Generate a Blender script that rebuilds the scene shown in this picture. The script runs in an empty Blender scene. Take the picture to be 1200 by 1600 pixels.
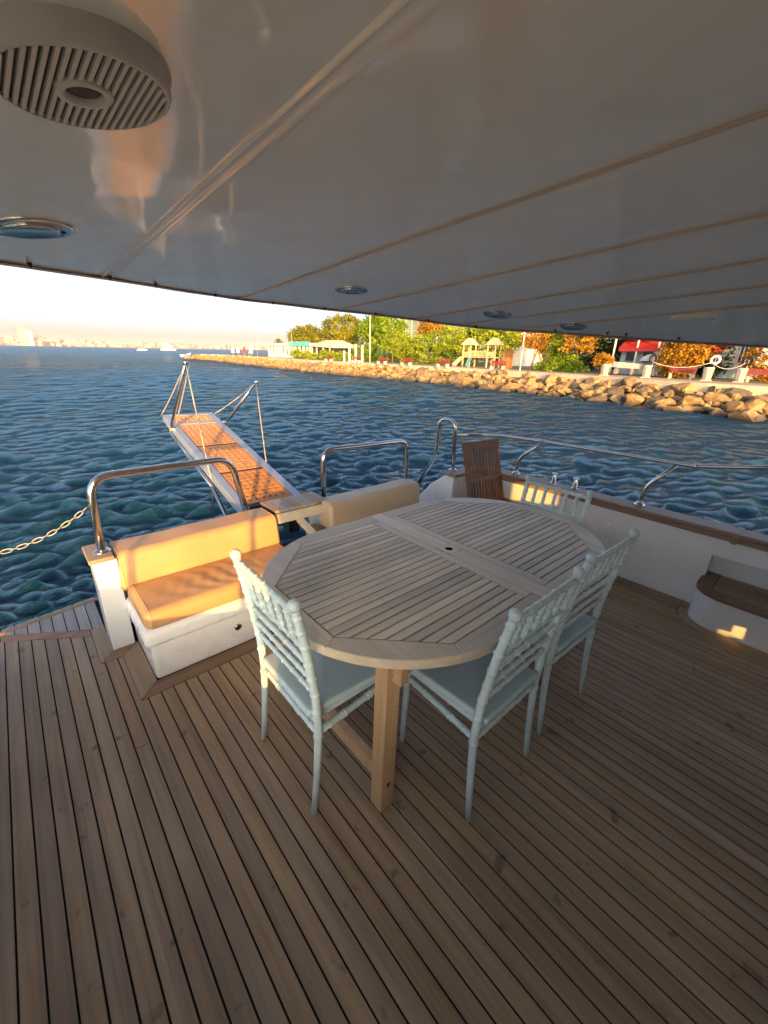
import bpy, math, random
import numpy as np
from mathutils import Vector, Matrix
rnd = random.Random(7)
sc = bpy.context.scene
C = sc.collection
R = math.radians

# ------------------------------------------------------------------ camera, sky, sun, exposure
CAM_H = 1.62
cd = bpy.data.cameras.new('camera'); cam = bpy.data.objects.new('camera', cd); C.objects.link(cam); sc.camera = cam
cd.sensor_fit = 'HORIZONTAL'; cd.sensor_width = 36.0; cd.lens = 635.93 / 1200 * 36
cd.clip_start = 0.05; cd.clip_end = 30000
def cam_axes(yaw, pitch, roll):
    f = Vector((math.sin(yaw) * math.cos(pitch), math.cos(yaw) * math.cos(pitch), math.sin(pitch)))
    r_ = Vector((math.cos(yaw), -math.sin(yaw), 0)); u_ = r_.cross(f)
    return f, math.cos(roll) * r_ + math.sin(roll) * u_, -math.sin(roll) * r_ + math.cos(roll) * u_
def cam_matrix(f, r_, u_): return Matrix(((r_.x, u_.x, -f.x, 0), (r_.y, u_.y, -f.y, 0), (r_.z, u_.z, -f.z, CAM_H), (0, 0, 0, 1)))
AX_BOAT = cam_axes(0.739295, -0.363322, 0.0393795)      # the view measured against the deck
AX_SEA = cam_axes(0.739295, -0.3745, 0.0185)            # the view measured against the horizon
cam.matrix_world = cam_matrix(*AX_SEA)
HEEL = cam_matrix(*AX_SEA) @ cam_matrix(*AX_BOAT).inverted()   # how the boat sits on the water
fw, rt2, up2 = AX_BOAT

SUN_AZ, SUN_EL = 33.0, 8.5            # the light travels towards +Y, 33 degrees over to +X
world = bpy.data.worlds.new('World'); sc.world = world; world.use_nodes = True
wn = world.node_tree
sky = wn.nodes.new('ShaderNodeTexSky'); sky.sky_type = 'NISHITA'; sky.sun_disc = False
sky.sun_elevation = R(SUN_EL); sky.sun_rotation = R(180 + SUN_AZ); sky.altitude = 0
sky.air_density = 0.40; sky.dust_density = 3.3; sky.ozone_density = 0.25
bg = wn.nodes['Background']; bg.inputs[1].default_value = 0.15
wn.links.new(sky.outputs[0], bg.inputs[0])
sd = bpy.data.lights.new('sun', 'SUN'); sun = bpy.data.objects.new('sun', sd); C.objects.link(sun)
sd.energy = 2.85; sd.angle = R(0.6); sd.color = (1.0, 0.475, 0.085)
Ld = Vector((math.sin(R(SUN_AZ)) * math.cos(R(SUN_EL)), math.cos(R(SUN_AZ)) * math.cos(R(SUN_EL)), -math.sin(R(SUN_EL))))
sun.rotation_euler = Ld.to_track_quat('-Z', 'Y').to_euler(); sun.location = (-20, -30, 10)
sc.view_settings.view_transform = 'Standard'; sc.view_settings.look = 'None'
sc.view_settings.exposure = 1.98; sc.view_settings.gamma = 1.0; sc.view_settings.use_curve_mapping = False
sc.cycles.use_denoising = True
sc.cycles.max_bounces = 10; sc.cycles.diffuse_bounces = 7; sc.cycles.glossy_bounces = 4; sc.cycles.transmission_bounces = 4
sc.cycles.blur_glossy = 3.0; sc.cycles.caustics_reflective = True   # low sun mirrored by the sea lights the ceiling
sc.cycles.caustics_refractive = False
sc.cycles.sample_clamp_indirect = 6.0

def ray(px, py):
    return fw + rt2 * ((px - 600) / 635.93) + up2 * ((800 - py) / 635.93)
def at_x(px, py, x):
    d = ray(px, py); t = x / d.x
    return Vector((d.x * t, d.y * t, CAM_H + d.z * t))

# ------------------------------------------------------------------ materials
def nodes(m):
    m.use_nodes = True
    nt = m.node_tree; b = nt.nodes['Principled BSDF']
    return nt, b, (lambda t, **k: _nn(nt, t, **k)), nt.links.new
def _nn(nt, t, **k):
    n = nt.nodes.new('ShaderNode' + t)
    for a, v in k.items(): setattr(n, a, v)
    return n
def rgba(c): return (c[0], c[1], c[2], 1)
def ramp(nt, stops):
    r = nt.nodes.new('ShaderNodeValToRGB'); e = r.color_ramp.elements
    while len(e) > 1: e.remove(e[-1])
    for i, (p, c) in enumerate(stops):
        x = e[0] if i == 0 else e.new(p)
        x.position = p; x.color = rgba(c)
    return r
def noise(nt, vec, scale, detail=4, rough=.55):
    n = nt.nodes.new('ShaderNodeTexNoise'); n.inputs['Scale'].default_value = scale
    n.inputs['Detail'].default_value = detail; n.inputs['Roughness'].default_value = rough
    if vec is not None: nt.links.new(vec, n.inputs['Vector'])
    return n
def mapped(nt, scale, randomize=False, rot=(0, 0, 0)):
    tc = nt.nodes.new('ShaderNodeTexCoord'); mp = nt.nodes.new('ShaderNodeMapping')
    mp.inputs['Scale'].default_value = scale; mp.inputs['Rotation'].default_value = rot
    nt.links.new(tc.outputs['Object'], mp.inputs['Vector'])
    if randomize:
        oi = nt.nodes.new('ShaderNodeObjectInfo'); mul = nt.nodes.new('ShaderNodeMath'); mul.operation = 'MULTIPLY'
        mul.inputs[1].default_value = 37.0; nt.links.new(oi.outputs['Random'], mul.inputs[0])
        cmb = nt.nodes.new('ShaderNodeCombineXYZ')
        for i in range(3): nt.links.new(mul.outputs[0], cmb.inputs[i])
        nt.links.new(cmb.outputs[0], mp.inputs['Location'])
    return mp.outputs[0]
def mix(nt, fac, a, b, mode='MIX'):
    m = nt.nodes.new('ShaderNodeMix'); m.data_type = 'RGBA'; m.blend_type = mode
    for i, v in ((0, fac), (6, a), (7, b)):
        if isinstance(v, (int, float)): m.inputs[i].default_value = v
        elif isinstance(v, tuple): m.inputs[i].default_value = rgba(v)
        else: nt.links.new(v, m.inputs[i])
    return m.outputs[2]
def bump(nt, b, h, strength, dist):
    n = nt.nodes.new('ShaderNodeBump'); n.inputs['Strength'].default_value = strength; n.inputs['Distance'].default_value = dist
    nt.links.new(h, n.inputs['Height']); nt.links.new(n.outputs[0], b.inputs['Normal']); return n

MATS = {}
def plain(name, col, rough=.5, metal=0, var=.12, scale=6, bmp=0.0, spec=.5, coat=0):
    if name in MATS: return MATS[name]
    m = bpy.data.materials.new(name); nt, b, nn, ln = nodes(m)
    n = noise(nt, mapped(nt, (1, 1, 1)), scale, 5)
    dark = tuple(c * (1 - var) for c in col); lite = tuple(min(1, c * (1 + var)) for c in col)
    r = ramp(nt, [(.3, dark), (.7, lite)]); ln(n.outputs[0], r.inputs[0]); ln(r.outputs[0], b.inputs['Base Color'])
    n2 = noise(nt, mapped(nt, (1, 1, 1)), scale * 4, 4)
    rr = nn('MapRange'); rr.inputs[3].default_value = max(0.02, rough - .08); rr.inputs[4].default_value = min(1, rough + .08)
    ln(n2.outputs[0], rr.inputs[0]); ln(rr.outputs[0], b.inputs['Roughness'])
    b.inputs['Metallic'].default_value = metal; b.inputs['Specular IOR Level'].default_value = spec
    b.inputs['Coat Weight'].default_value = coat
    if bmp: bump(nt, b, n2.outputs[0], bmp, .004)
    MATS[name] = m; return m
def teak(name, c_dark, c_lite, axis, rough=.6, stains=0.0, tone=.35, fine=1.0, spec=.35):
    m = bpy.data.materials.new(name); nt, b, nn, ln = nodes(m)
    s = [55 * fine] * 3; s['xyz'.index(axis)] = 1.6 * fine
    v = mapped(nt, tuple(s), True)
    g = noise(nt, v, 1.0, 6, .65)
    s2 = [14] * 3; s2['xyz'.index(axis)] = 1.1
    g2 = noise(nt, mapped(nt, tuple(s2), True), 1.0, 4, .6)
    r = ramp(nt, [(.28, c_dark), (.72, c_lite)])
    mx = nn('Math', operation='ADD'); h1 = nn('Math', operation='MULTIPLY'); h1.inputs[1].default_value = .5; h2 = nn('Math', operation='MULTIPLY'); h2.inputs[1].default_value = .5
    ln(g.outputs[0], h1.inputs[0]); ln(g2.outputs[0], h2.inputs[0]); ln(h1.outputs[0], mx.inputs[0]); ln(h2.outputs[0], mx.inputs[1])
    ln(mx.outputs[0], r.inputs[0])
    oi = nn('ObjectInfo'); mr = nn('MapRange'); mr.inputs[3].default_value = 1 - tone; mr.inputs[4].default_value = 1 + tone * .7
    ln(oi.outputs['Random'], mr.inputs[0])
    cc = nn('CombineColor'); [ln(mr.outputs[0], cc.inputs[i]) for i in range(3)]
    col = mix(nt, 1.0, r.outputs[0], cc.outputs[0], 'MULTIPLY')
    # a slight shift of hue from piece to piece
    n4 = nn('Math', operation='FRACT'); m4 = nn('Math', operation='MULTIPLY'); m4.inputs[1].default_value = 91.7
    ln(oi.outputs['Random'], m4.inputs[0]); ln(m4.outputs[0], n4.inputs[0])
    hs = nn('HueSaturation'); ms = nn('MapRange'); ms.inputs[3].default_value = .9; ms.inputs[4].default_value = 1.12
    ln(n4.outputs[0], ms.inputs[0]); ln(ms.outputs[0], hs.inputs['Saturation']); ln(col, hs.inputs['Color']); col = hs.outputs[0]
    if stains:
        sp = noise(nt, mapped(nt, (1, 1, 1)), 9.0, 3, .6); sr = ramp(nt, [(.64, (0, 0, 0)), (.71, (1, 1, 1))]); ln(sp.outputs[0], sr.inputs[0])
        f = nn('Math', operation='MULTIPLY'); f.inputs[1].default_value = stains; ln(sr.outputs[0], f.inputs[0])
        col = mix(nt, f.outputs[0], col, tuple(c * .35 for c in c_dark))
        big = noise(nt, mapped(nt, (1, 1, 1)), 1.3, 3); br = ramp(nt, [(.3, (.78, .78, .78)), (.75, (1.12, 1.1, 1.08))]); ln(big.outputs[0], br.inputs[0])
        col = mix(nt, 1.0, col, br.outputs[0], 'MULTIPLY')
    ln(col, b.inputs['Base Color'])
    rr = nn('MapRange'); rr.inputs[3].default_value = rough - .1; rr.inputs[4].default_value = rough + .15; ln(g2.outputs[0], rr.inputs[0]); ln(rr.outputs[0], b.inputs['Roughness'])
    b.inputs['Specular IOR Level'].default_value = spec
    bump(nt, b, g.outputs[0], .35, .0015)
    MATS[name] = m; return m

M_deck = teak('deck_teak', (.215, .148, .090), (.49, .375, .245), 'y', .55, .6, .15)
M_deckx = teak('deck_teak_cross', (.185, .108, .066), (.40, .265, .172), 'x', .55, .4, .2)
M_deckgrey = teak('weathered_teak', (.24, .22, .20), (.46, .44, .41), 'y', .6, .3, .15)
M_tabx = teak('table_teak_slats', (.42, .37, .28), (.80, .72, .575), 'x', .48, .12, .22, spec=.5)
M_taby = teak('table_teak_boards', (.52, .455, .345), (.82, .74, .60), 'y', .45, .1, .10, spec=.5)
M_leg = teak('table_leg_teak', (.34, .22, .115), (.56, .40, .245), 'z', .5, 0, .12)
M_cap = teak('cap_rail_teak', (.22, .145, .095), (.42, .30, .21), 'y', .5, .2, .12)
M_dark = teak('dark_teak', (.10, .045, .022), (.21, .105, .055), 'z', .5, 0, .25)
M_darky = teak('dark_teak_seat', (.10, .045, .022), (.21, .105, .055), 'y', .5, 0, .25)
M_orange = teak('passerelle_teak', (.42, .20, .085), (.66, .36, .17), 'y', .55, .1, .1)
M_caulk = plain('black_caulk', (.009, .008, .007), .8, 0, .2, 30, 0, .15)
M_gel = plain('white_gelcoat', (.82, .86, .87), .22, 0, .05, 2.5, 0, .5, .3)
M_gel2 = plain('moulded_gelcoat', (.84, .865, .86), .28, 0, .012, 3.0, 0, .5, .2)
M_steel = plain('stainless_steel', (.62, .61, .58), .16, 1, .05, 12)
M_rope = plain('grey_rope', (.40, .36, .30), .8, 0, .25, 60, .6)
M_black = plain('black_rubber', (.015, .015, .015), .5, 0, .2, 20)
M_mint = plain('mint_paint', (.50, .645, .67), .34, 0, .12, 8, .05)
M_mintpad = plain('mint_seat_pad', (.43, .57, .60), .42, 0, .06, 7, .06)
M_alu = plain('pale_aluminium', (.33, .39, .48), .38, .4, .06, 5)
M_cream = plain('cream_beam', (.62, .55, .43), .45, 0, .1, 8)
def leather(name, col):
    m = bpy.data.materials.new(name); nt, b, nn, ln = nodes(m)
    v = nn('TexVoronoi'); v.inputs['Scale'].default_value = 420; ln(mapped(nt, (1, 1, 1)), v.inputs['Vector'])
    n = noise(nt, mapped(nt, (1, 1, 1)), 5, 4)
    r = ramp(nt, [(.3, tuple(c * .88 for c in col)), (.7, tuple(min(1, c * 1.06) for c in col))]); ln(n.outputs[0], r.inputs[0]); ln(r.outputs[0], b.inputs['Base Color'])
    b.inputs['Roughness'].default_value = .48; b.inputs['Specular IOR Level'].default_value = .4
    bump(nt, b, v.outputs['Distance'], .25, .0006); MATS[name] = m; return m
M_cush = leather('sunlit_vinyl', (.50, .30, .145))  # orange sunlight put into the cream; the beige copy below is the shaded one
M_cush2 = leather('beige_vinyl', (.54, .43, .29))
def ceiling_mat():
    m = bpy.data.materials.new('ceiling_gelcoat'); nt, b, nn, ln = nodes(m)
    n = noise(nt, mapped(nt, (1, 1, 1)), 1.6, 4); r = ramp(nt, [(.3, (.86, .84, .73)), (.7, (.93, .915, .82))])
    ln(n.outputs[0], r.inputs[0]); ln(r.outputs[0], b.inputs['Base Color'])
    sm = noise(nt, mapped(nt, (1, 3, 1)), 3.0, 5); rr = nn('MapRange'); rr.inputs[1].default_value = .35; rr.inputs[2].default_value = .7; rr.inputs[3].default_value = .05; rr.inputs[4].default_value = .16
    ln(sm.outputs[0], rr.inputs[0]); ln(rr.outputs[0], b.inputs['Roughness'])
    b.inputs['Coat Weight'].default_value = .6; b.inputs['Coat Roughness'].default_value = .06
    w1 = noise(nt, mapped(nt, (1, 1, 1)), 2.2, 2); w2 = noise(nt, mapped(nt, (1, 1, 1)), 70, 2)
    a = nn('Math', operation='MULTIPLY_ADD'); a.inputs[1].default_value = .035; ln(w2.outputs[0], a.inputs[0]); ln(w1.outputs[0], a.inputs[2])
    bp = bump(nt, b, a.outputs[0], .22, .03); ln(bp.outputs[0], b.inputs['Coat Normal'])
    return m
M_ceil = ceiling_mat()
M_trim = plain('roof_edge_trim', (.52, .43, .36), .4, 0, .1, 6)

# ------------------------------------------------------------------ mesh helpers
def mesh_obj(name, verts, faces, mat, parent=None, smooth=False, uvdata=None):
    me = bpy.data.meshes.new(name); me.from_pydata([tuple(v) for v in verts], [], [tuple(f) for f in faces])
    me.validate(); me.update()
    if mat: me.materials.append(mat)
    if smooth: me.polygons.foreach_set('use_smooth', [True] * len(me.polygons))
    o = bpy.data.objects.new(name, me); C.objects.link(o)
    if parent: o.parent = parent
    return o
class MB:
    def __init__(s): s.v = []; s.f = []
    def add(s, v, f):
        n = len(s.v); s.v += [tuple(x) for x in v]; s.f += [tuple(i + n for i in q) for q in f]; return s
    def box(s, x0, x1, y0, y1, z0, z1, bev=0.0):
        if bev: return s.rbox(((x0 + x1) / 2, (y0 + y1) / 2, (z0 + z1) / 2), ((x1 - x0) / 2, (y1 - y0) / 2, (z1 - z0) / 2), bev, 1)
        v = [(x, y, z) for x in (x0, x1) for y in (y0, y1) for z in (z0, z1)]
        return s.add(v, [(0, 1, 3, 2), (4, 6, 7, 5), (0, 4, 5, 1), (2, 3, 7, 6), (0, 2, 6, 4), (1, 5, 7, 3)])
    def rbox(s, c, h, r, k=2, mid=(1, 1, 1), fn=None, M=None):
        r = min(r, *[x * .999 for x in h])
        ax = []
        for i in range(3):
            a = [-h[i] + r * (1 - math.tan((1 - j / k) * math.pi / 4)) for j in range(k)]
            m = [(-h[i] + r) + (2 * (h[i] - r)) * j / mid[i] for j in range(mid[i] + 1)]
            ax.append(a + m + [-x for x in reversed(a)])
        idx = {}; V = []; F = []
        def vid(p):
            key = tuple(round(x, 6) for x in p)
            if key not in idx:
                inn = [max(-(h[i] - r), min(h[i] - r, p[i])) for i in range(3)]
                d = [p[i] - inn[i] for i in range(3)]; L = math.sqrt(sum(x * x for x in d)) or 1
                q = [inn[i] + d[i] / L * r for i in range(3)] if L > 1e-9 else list(p)
                if fn: q = fn(q)
                if M is not None: q = list(M @ Vector(q))
                idx[key] = len(V); V.append((q[0] + c[0], q[1] + c[1], q[2] + c[2]))
            return idx[key]
        for a in range(3):
            b, d = (a + 1) % 3, (a + 2) % 3
            for sg in (-1, 1):
                for i in range(len(ax[b]) - 1):
                    for j in range(len(ax[d]) - 1):
                        q = []
                        for (ii, jj) in ((i, j), (i + 1, j), (i + 1, j + 1), (i, j + 1)):
                            p = [0, 0, 0]; p[a] = sg * h[a]; p[b] = ax[b][ii]; p[d] = ax[d][jj]; q.append(vid(p))
                        F.append(tuple(q if sg > 0 else reversed(q)))
        return s.add(V, F)
    def prism(s, poly, z0, z1, ch=0.0):
        n = len(poly)
        a = sum(poly[i][0] * poly[(i + 1) % n][1] - poly[(i + 1) % n][0] * poly[i][1] for i in range(n))
        if a < 0: poly = list(reversed(poly))
        if ch:
            ins = inset(poly, ch)
            rings = [[(x, y, z0) for x, y in poly], [(x, y, z1 - ch) for x, y in poly], [(x, y, z1) for x, y in ins]]
        else:
            rings = [[(x, y, z0) for x, y in poly], [(x, y, z1) for x, y in poly]]
        V = [p for r_ in rings for p in r_]; F = [tuple(reversed(range(n)))]
        for k in range(len(rings) - 1):
            for i in range(n):
                j = (i + 1) % n; F.append((k * n + i, k * n + j, (k + 1) * n + j, (k + 1) * n + i))
        m = (len(rings) - 1) * n; F.append(tuple(range(m, m + n)))
        return s.add(V, F)
    def tube(s, path, r, n=10, caps=True, closed=False):
        P = [Vector(p) for p in path]; N = len(P)
        rad = r if isinstance(r, (list, tuple)) else [r] * N
        V = []; F = []; u = None
        for i in range(N):
            if closed: t = (P[(i + 1) % N] - P[i - 1]).normalized()
            else: t = (P[min(i + 1, N - 1)] - P[max(i - 1, 0)]).normalized()
            if u is None:
                u = t.orthogonal().normalized()
            else:
                u = (u - t * u.dot(t)); u = u.normalized() if u.length > 1e-6 else t.orthogonal().normalized()
            w = t.cross(u)
            for k in range(n):
                a = 2 * math.pi * k / n; V.append(P[i] + (u * math.cos(a) + w * math.sin(a)) * rad[i])
        for i in range(N if closed else N - 1):
            for k in range(n):
                a, b = i * n + k, i * n + (k + 1) % n; c, d = ((i + 1) % N) * n + k, ((i + 1) % N) * n + (k + 1) % n
                F.append((a, b, d, c))
        if caps and not closed:
            F.append(tuple(reversed(range(n)))); F.append(tuple(range((N - 1) * n, N * n)))
        return s.add(V, F)
    def lathe(s, prof, o=(0, 0, 0), ax=(0, 0, 1), n=20, caps=True):
        ax = Vector(ax).normalized(); o = Vector(o)
        u = ax.orthogonal().normalized(); w = ax.cross(u); V = []; F = []
        for (r, z) in prof:
            for k in range(n):
                a = 2 * math.pi * k / n; V.append(o + ax * z + (u * math.cos(a) + w * math.sin(a)) * max(r, 1e-5))
        for i in range(len(prof) - 1):
            for k in range(n):
                F.append((i * n + k, i * n + (k + 1) % n, (i + 1) * n + (k + 1) % n, (i + 1) * n + k))
        if caps: F.append(tuple(reversed(range(n)))); F.append(tuple(range((len(prof) - 1) * n, len(prof) * n)))
        return s.add(V, F)
    def build(s, name, mat, parent=None, smooth=False): return mesh_obj(name, s.v, s.f, mat, parent, smooth)
def inset(poly, d):
    n = len(poly); out = []
    for i in range(n):
        p0, p1, p2 = poly[i - 1], poly[i], poly[(i + 1) % n]
        e1 = Vector((p1[0] - p0[0], p1[1] - p0[1])); e2 = Vector((p2[0] - p1[0], p2[1] - p1[1]))
        if e1.length < 1e-9 or e2.length < 1e-9: out.append(p1); continue
        n1 = Vector((-e1.y, e1.x)).normalized(); n2 = Vector((-e2.y, e2.x)).normalized()
        b = n1 + n2; L = b.length
        if L < 1e-6: out.append(p1); continue
        b /= L; k = d / max(.4, b.dot(n1)); out.append((p1[0] + b.x * k, p1[1] + b.y * k))
    return out
def fillet(path, rad, seg=6):
    P = [Vector(p) for p in path]; out = [P[0]]
    for i in range(1, len(P) - 1):
        a, b, c = P[i - 1], P[i], P[i + 1]; u = (a - b); v = (c - b)
        r = min(rad, u.length * .48, v.length * .48); p0 = b + u.normalized() * r; p1 = b + v.normalized() * r
        for k in range(seg + 1):
            t = k / seg; out.append(p0 * (1 - t) ** 2 + b * 2 * t * (1 - t) + p1 * t * t)
    out.append(P[-1]); return out
def empty(name, loc=(0, 0, 0), rz=0):
    o = bpy.data.objects.new(name, None); C.objects.link(o); o.location = loc; o.rotation_euler = (0, 0, rz); o.empty_display_size = .1; return o
def tag(o, label=None, cat=None, group=None, kind=None):
    if label: o['label'] = label
    if cat: o['category'] = cat
    if group: o['group'] = group
    if kind: o['kind'] = kind
    return o
def thing(name, label, cat, loc=(0, 0, 0), rz=0, group=None): return tag(empty(name, loc, rz), label, cat, group)
def struct(o): o['kind'] = 'structure'; return o
def copy_tree(o, parent=None):
    c = o.copy(); C.objects.link(c); c.parent = parent
    for ch in list(o.children): copy_tree(ch, c)
    return c
def rounded_rect(x0, x1, y0, y1, r, seg=5):
    out = []
    for cx, cy, a0 in ((x1 - r, y1 - r, 0), (x0 + r, y1 - r, 90), (x0 + r, y0 + r, 180), (x1 - r, y0 + r, 270)):
        for k in range(seg + 1):
            a = R(a0 + 90 * k / seg); out.append((cx + r * math.cos(a), cy + r * math.sin(a)))
    return out

# ================================================================== SEA
SEA = -1.0
def build_sea():
    az = np.concatenate([np.arange(-8, 104, .16), np.arange(104, 352, 2.5)]) * np.pi / 180
    rr = [1.5]
    while rr[-1] < 70: rr.append(rr[-1] * 1.0058)
    while rr[-1] < 14000: rr.append(rr[-1] * 1.035)
    rr = np.array(rr); nA, nR = len(az), len(rr)
    A, RR = np.meshgrid(az, rr); X = RR * np.sin(A); Y = RR * np.cos(A); Z = np.zeros_like(X)
    cell = RR * .0058; DX = np.zeros_like(X); DY = np.zeros_like(X)
    g = np.random.default_rng(11)
    for i in range(96):
        lam = .17 * (5.0 / .17) ** (g.random() ** 1.3); th = R(68) + g.normal() * .55
        amp = (.0135 * lam ** .80 if lam < 1 else .0135 * lam ** .5) * .55 * (.6 + .8 * g.random())
        if lam > 3: amp *= .7
        if lam < .8: amp *= 1.7
        k = 2 * np.pi / lam; ph = g.random() * 6.28
        w = np.clip((lam / cell - 3) / 4, 0, 1)
        arg = k * (X * math.cos(th) + Y * math.sin(th)) + ph
        Z += amp * w * np.cos(arg); q = amp * w * .9 * np.sin(arg); DX -= q * math.cos(th); DY -= q * math.sin(th)
    # patches of livelier and calmer water
    P = .8 + .35 * np.sin(X * .21 + 1.3 * np.sin(Y * .13)) * np.sin(Y * .17 + .8)
    fade = np.clip(1.4 - RR / 700, .0, 1)
    V = np.stack([X + DX * P * fade, Y + DY * P * fade, SEA + Z * P * fade], -1).reshape(-1, 3)
    i, j = np.meshgrid(np.arange(nR - 1), np.arange(nA), indexing='ij'); j2 = (j + 1) % nA
    F = np.stack([i * nA + j, (i + 1) * nA + j, (i + 1) * nA + j2, i * nA + j2], -1).reshape(-1, 4)
    me = bpy.data.meshes.new('sea'); me.vertices.add(len(V)); me.vertices.foreach_set('co', V.ravel().astype(np.float32))
    me.loops.add(F.size); me.loops.foreach_set('vertex_index', F.ravel().astype(np.int32))
    me.polygons.add(len(F)); me.polygons.foreach_set('loop_start', np.arange(0, F.size, 4, dtype=np.int32))
    me.polygons.foreach_set('use_smooth', np.ones(len(F), dtype=bool))
    me.update(calc_edges=True); me.validate()
    m = bpy.data.materials.new('sea_water'); nt, b, nn, ln = nodes(m)
    b.inputs['Base Color'].default_value = (.003, .033, .058, 1); b.inputs['Specular IOR Level'].default_value = 0.0
    b.inputs['Roughness'].default_value = .5
    n1 = noise(nt, mapped(nt, (1, 2.4, 1), rot=(0, 0, R(-22))), 6.5, 8, .70); n2 = noise(nt, mapped(nt, (1, 1.5, 1), rot=(0, 0, R(-22))), .6, 4, .6)
    ad = nn('Math', operation='MULTIPLY_ADD'); ad.inputs[1].default_value = .9; ln(n2.outputs[0], ad.inputs[0]); ln(n1.outputs[0], ad.inputs[2])
    n3 = noise(nt, mapped(nt, (1, 1.5, 1), rot=(0, 0, R(-22))), .09, 3, .5); a3 = nn('Math', operation='MULTIPLY_ADD'); a3.inputs[1].default_value = 3.0; ln(n3.outputs[0], a3.inputs[0]); ln(ad.outputs[0], a3.inputs[2]); ad = a3
    bp = bump(nt, b, ad.outputs[0], 1.0, .19)
    gl = nn('BsdfGlossy'); gl.inputs['Roughness'].default_value = .05; gl.inputs['Color'].default_value = (.76, .94, 1, 1); ln(bp.outputs[0], gl.inputs['Normal'])
    ge = nn('NewGeometry'); le = nn('VectorMath', operation='LENGTH'); ln(ge.outputs['Position'], le.inputs[0]); rr = nn('MapRange'); rr.inputs[1].default_value = 60; rr.inputs[2].default_value = 700; rr.inputs[3].default_value = .05; rr.inputs[4].default_value = .42   # open water beyond the point is rougher
    ln(le.outputs['Value'], rr.inputs[0]); ln(rr.outputs[0], gl.inputs['Roughness'])
    fr = nn('Fresnel'); fr.inputs['IOR'].default_value = 1.33; ln(bp.outputs[0], fr.inputs['Normal'])
    mr = nn('MapRange'); mr.inputs[1].default_value = 0.0; mr.inputs[2].default_value = 1.0; mr.inputs[3].default_value = 0.0; mr.inputs[4].default_value = .33   # a choppy sea hides its own mirror-flat facets
    ln(fr.outputs[0], mr.inputs[0]); mx = nn('MixShader'); ln(mr.outputs[0], mx.inputs[0]); ln(b.outputs[0], mx.inputs[1]); ln(gl.outputs[0], mx.inputs[2])
    ln(mx.outputs[0], nt.nodes['Material Output'].inputs[0])
    me.materials.append(m)
    o = bpy.data.objects.new('sea', me); C.objects.link(o); struct(o)
build_sea()

# ================================================================== BOAT: hull, deck
hull_out = [(-.64, -9), (-.64, 1.6), (-.60, 2.3), (-.50, 2.75), (-.36, 2.985), (.16, 3.075), (1.48, 3.15), (2.80, 3.075), (3.32, 2.985), (3.48, 2.75), (3.60, 2.3), (3.62, 1.6), (3.62, -9)]
b = MB(); n = len(hull_out)
lo = [(1.48 + (x - 1.48) * .93, y * .97 if y > 0 else y) for x, y in hull_out]
V = [(x, y, -.035) for x, y in hull_out] + [(x, y, -1.9) for x, y in lo]
b.add(V, [tuple(range(n))] + [(i, i + n, i + 1 + n, i + 1) for i in range(n - 1)] + [(n - 1, 2 * n - 1, n, 0)])
hull = b.build('boat_hull', M_gel)
tag(hull, 'white hull of the yacht carrying the teak deck', 'hull')

W = .057889; X0 = -.31669; YF = -.62
def y_aft(x):
    xm = x if x < 1.48 else 2.96 - x
    if xm < .07: return 2.62 + (.07 - xm) * .64
    if xm < .1735: return 2.318
    return 1.906
STEP_X0, STEP_Y1, STEP_R = 3.17, .37, .17
def y_fwd(x):
    # outer line of the margin board round the boarding step
    mx, my, r = STEP_X0 - .09, STEP_Y1 + .055, STEP_R + .07
    if x <= mx: return YF
    if x < mx + r: return my - r + math.sqrt(max(0, r * r - (mx + r - x) ** 2))
    return my
dk = struct(MB().prism([p for p in hull_out if p[1] > -8.9] and [(-.60, YF), (-.60, 1.6), (-.57, 2.3), (-.47, 2.72), (-.345, 2.95), (.16, 3.04), (1.48, 3.11), (2.80, 3.04), (3.30, 2.95), (3.45, 2.72), (3.50, 2.3), (3.50, YF)], -.034, -.004).build('deck', M_caulk))
brk = [-.335, .07, .1735, 2.7865, 2.89, STEP_X0 - .09]
def plank(x0, x1, f0, f1, mat, parent=dk, g=.0028, zt=0.0, name='plank', ch=.0012):
    xs = [x0 + g, x1 - g]
    for t in (.25, .5, .75): xs.append(x0 + (x1 - x0) * t)
    for q in brk:
        if x0 + g + .002 < q < x1 - g - .002: xs = [x for x in xs if abs(x - q) > .0015] + [q - .0006, q + .0006]
    xs = sorted(xs)
    a = [(x, f0(x)) for x in xs]; c = [(x, f1(x)) for x in reversed(xs)]
    if all(abs(p[1] - a[0][1]) < 1e-4 for p in a): a = [a[0], a[-1]]
    if all(abs(p[1] - c[0][1]) < 1e-4 for p in c): c = [c[0], c[-1]]
    return MB().prism(a + c, -.02, zt, ch).build(name, mat, parent)
k = -5
while True:
    x0 = X0 + k * W; x1 = x0 + W; k += 1
    if x0 > 3.46: break
    x0 = max(x0, -.50); x1 = min(x1, 3.462)
    if x1 - x0 < .012: continue
    cuts = [x0, x1]
    for a, c in zip(cuts[:-1], cuts[1:]):
        if c - a < .008: continue
        mid = (a + c) / 2; e = .0001
        f1 = (lambda x, A=a, B=c: y_aft(min(max(x, A + e), B - e)) - .0025)
        f0 = (lambda x, A=a, B=c: y_fwd(min(max(x, A + e), B - e)) + .0025)
        dz = rnd.uniform(-.0005, .0003)
        if rnd.random() < .06 and f1(mid) - f0(mid) > 2:
            yj = rnd.uniform(f0(mid) + .5, f1(mid) - .4)
            plank(a, c, f0, (lambda x: yj - .0015), M_deck, zt=dz); plank(a, c, (lambda x: yj + .0015), f1, M_deck, zt=dz + .0002)
        else: plank(a, c, f0, f1, M_deck, zt=dz)
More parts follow.
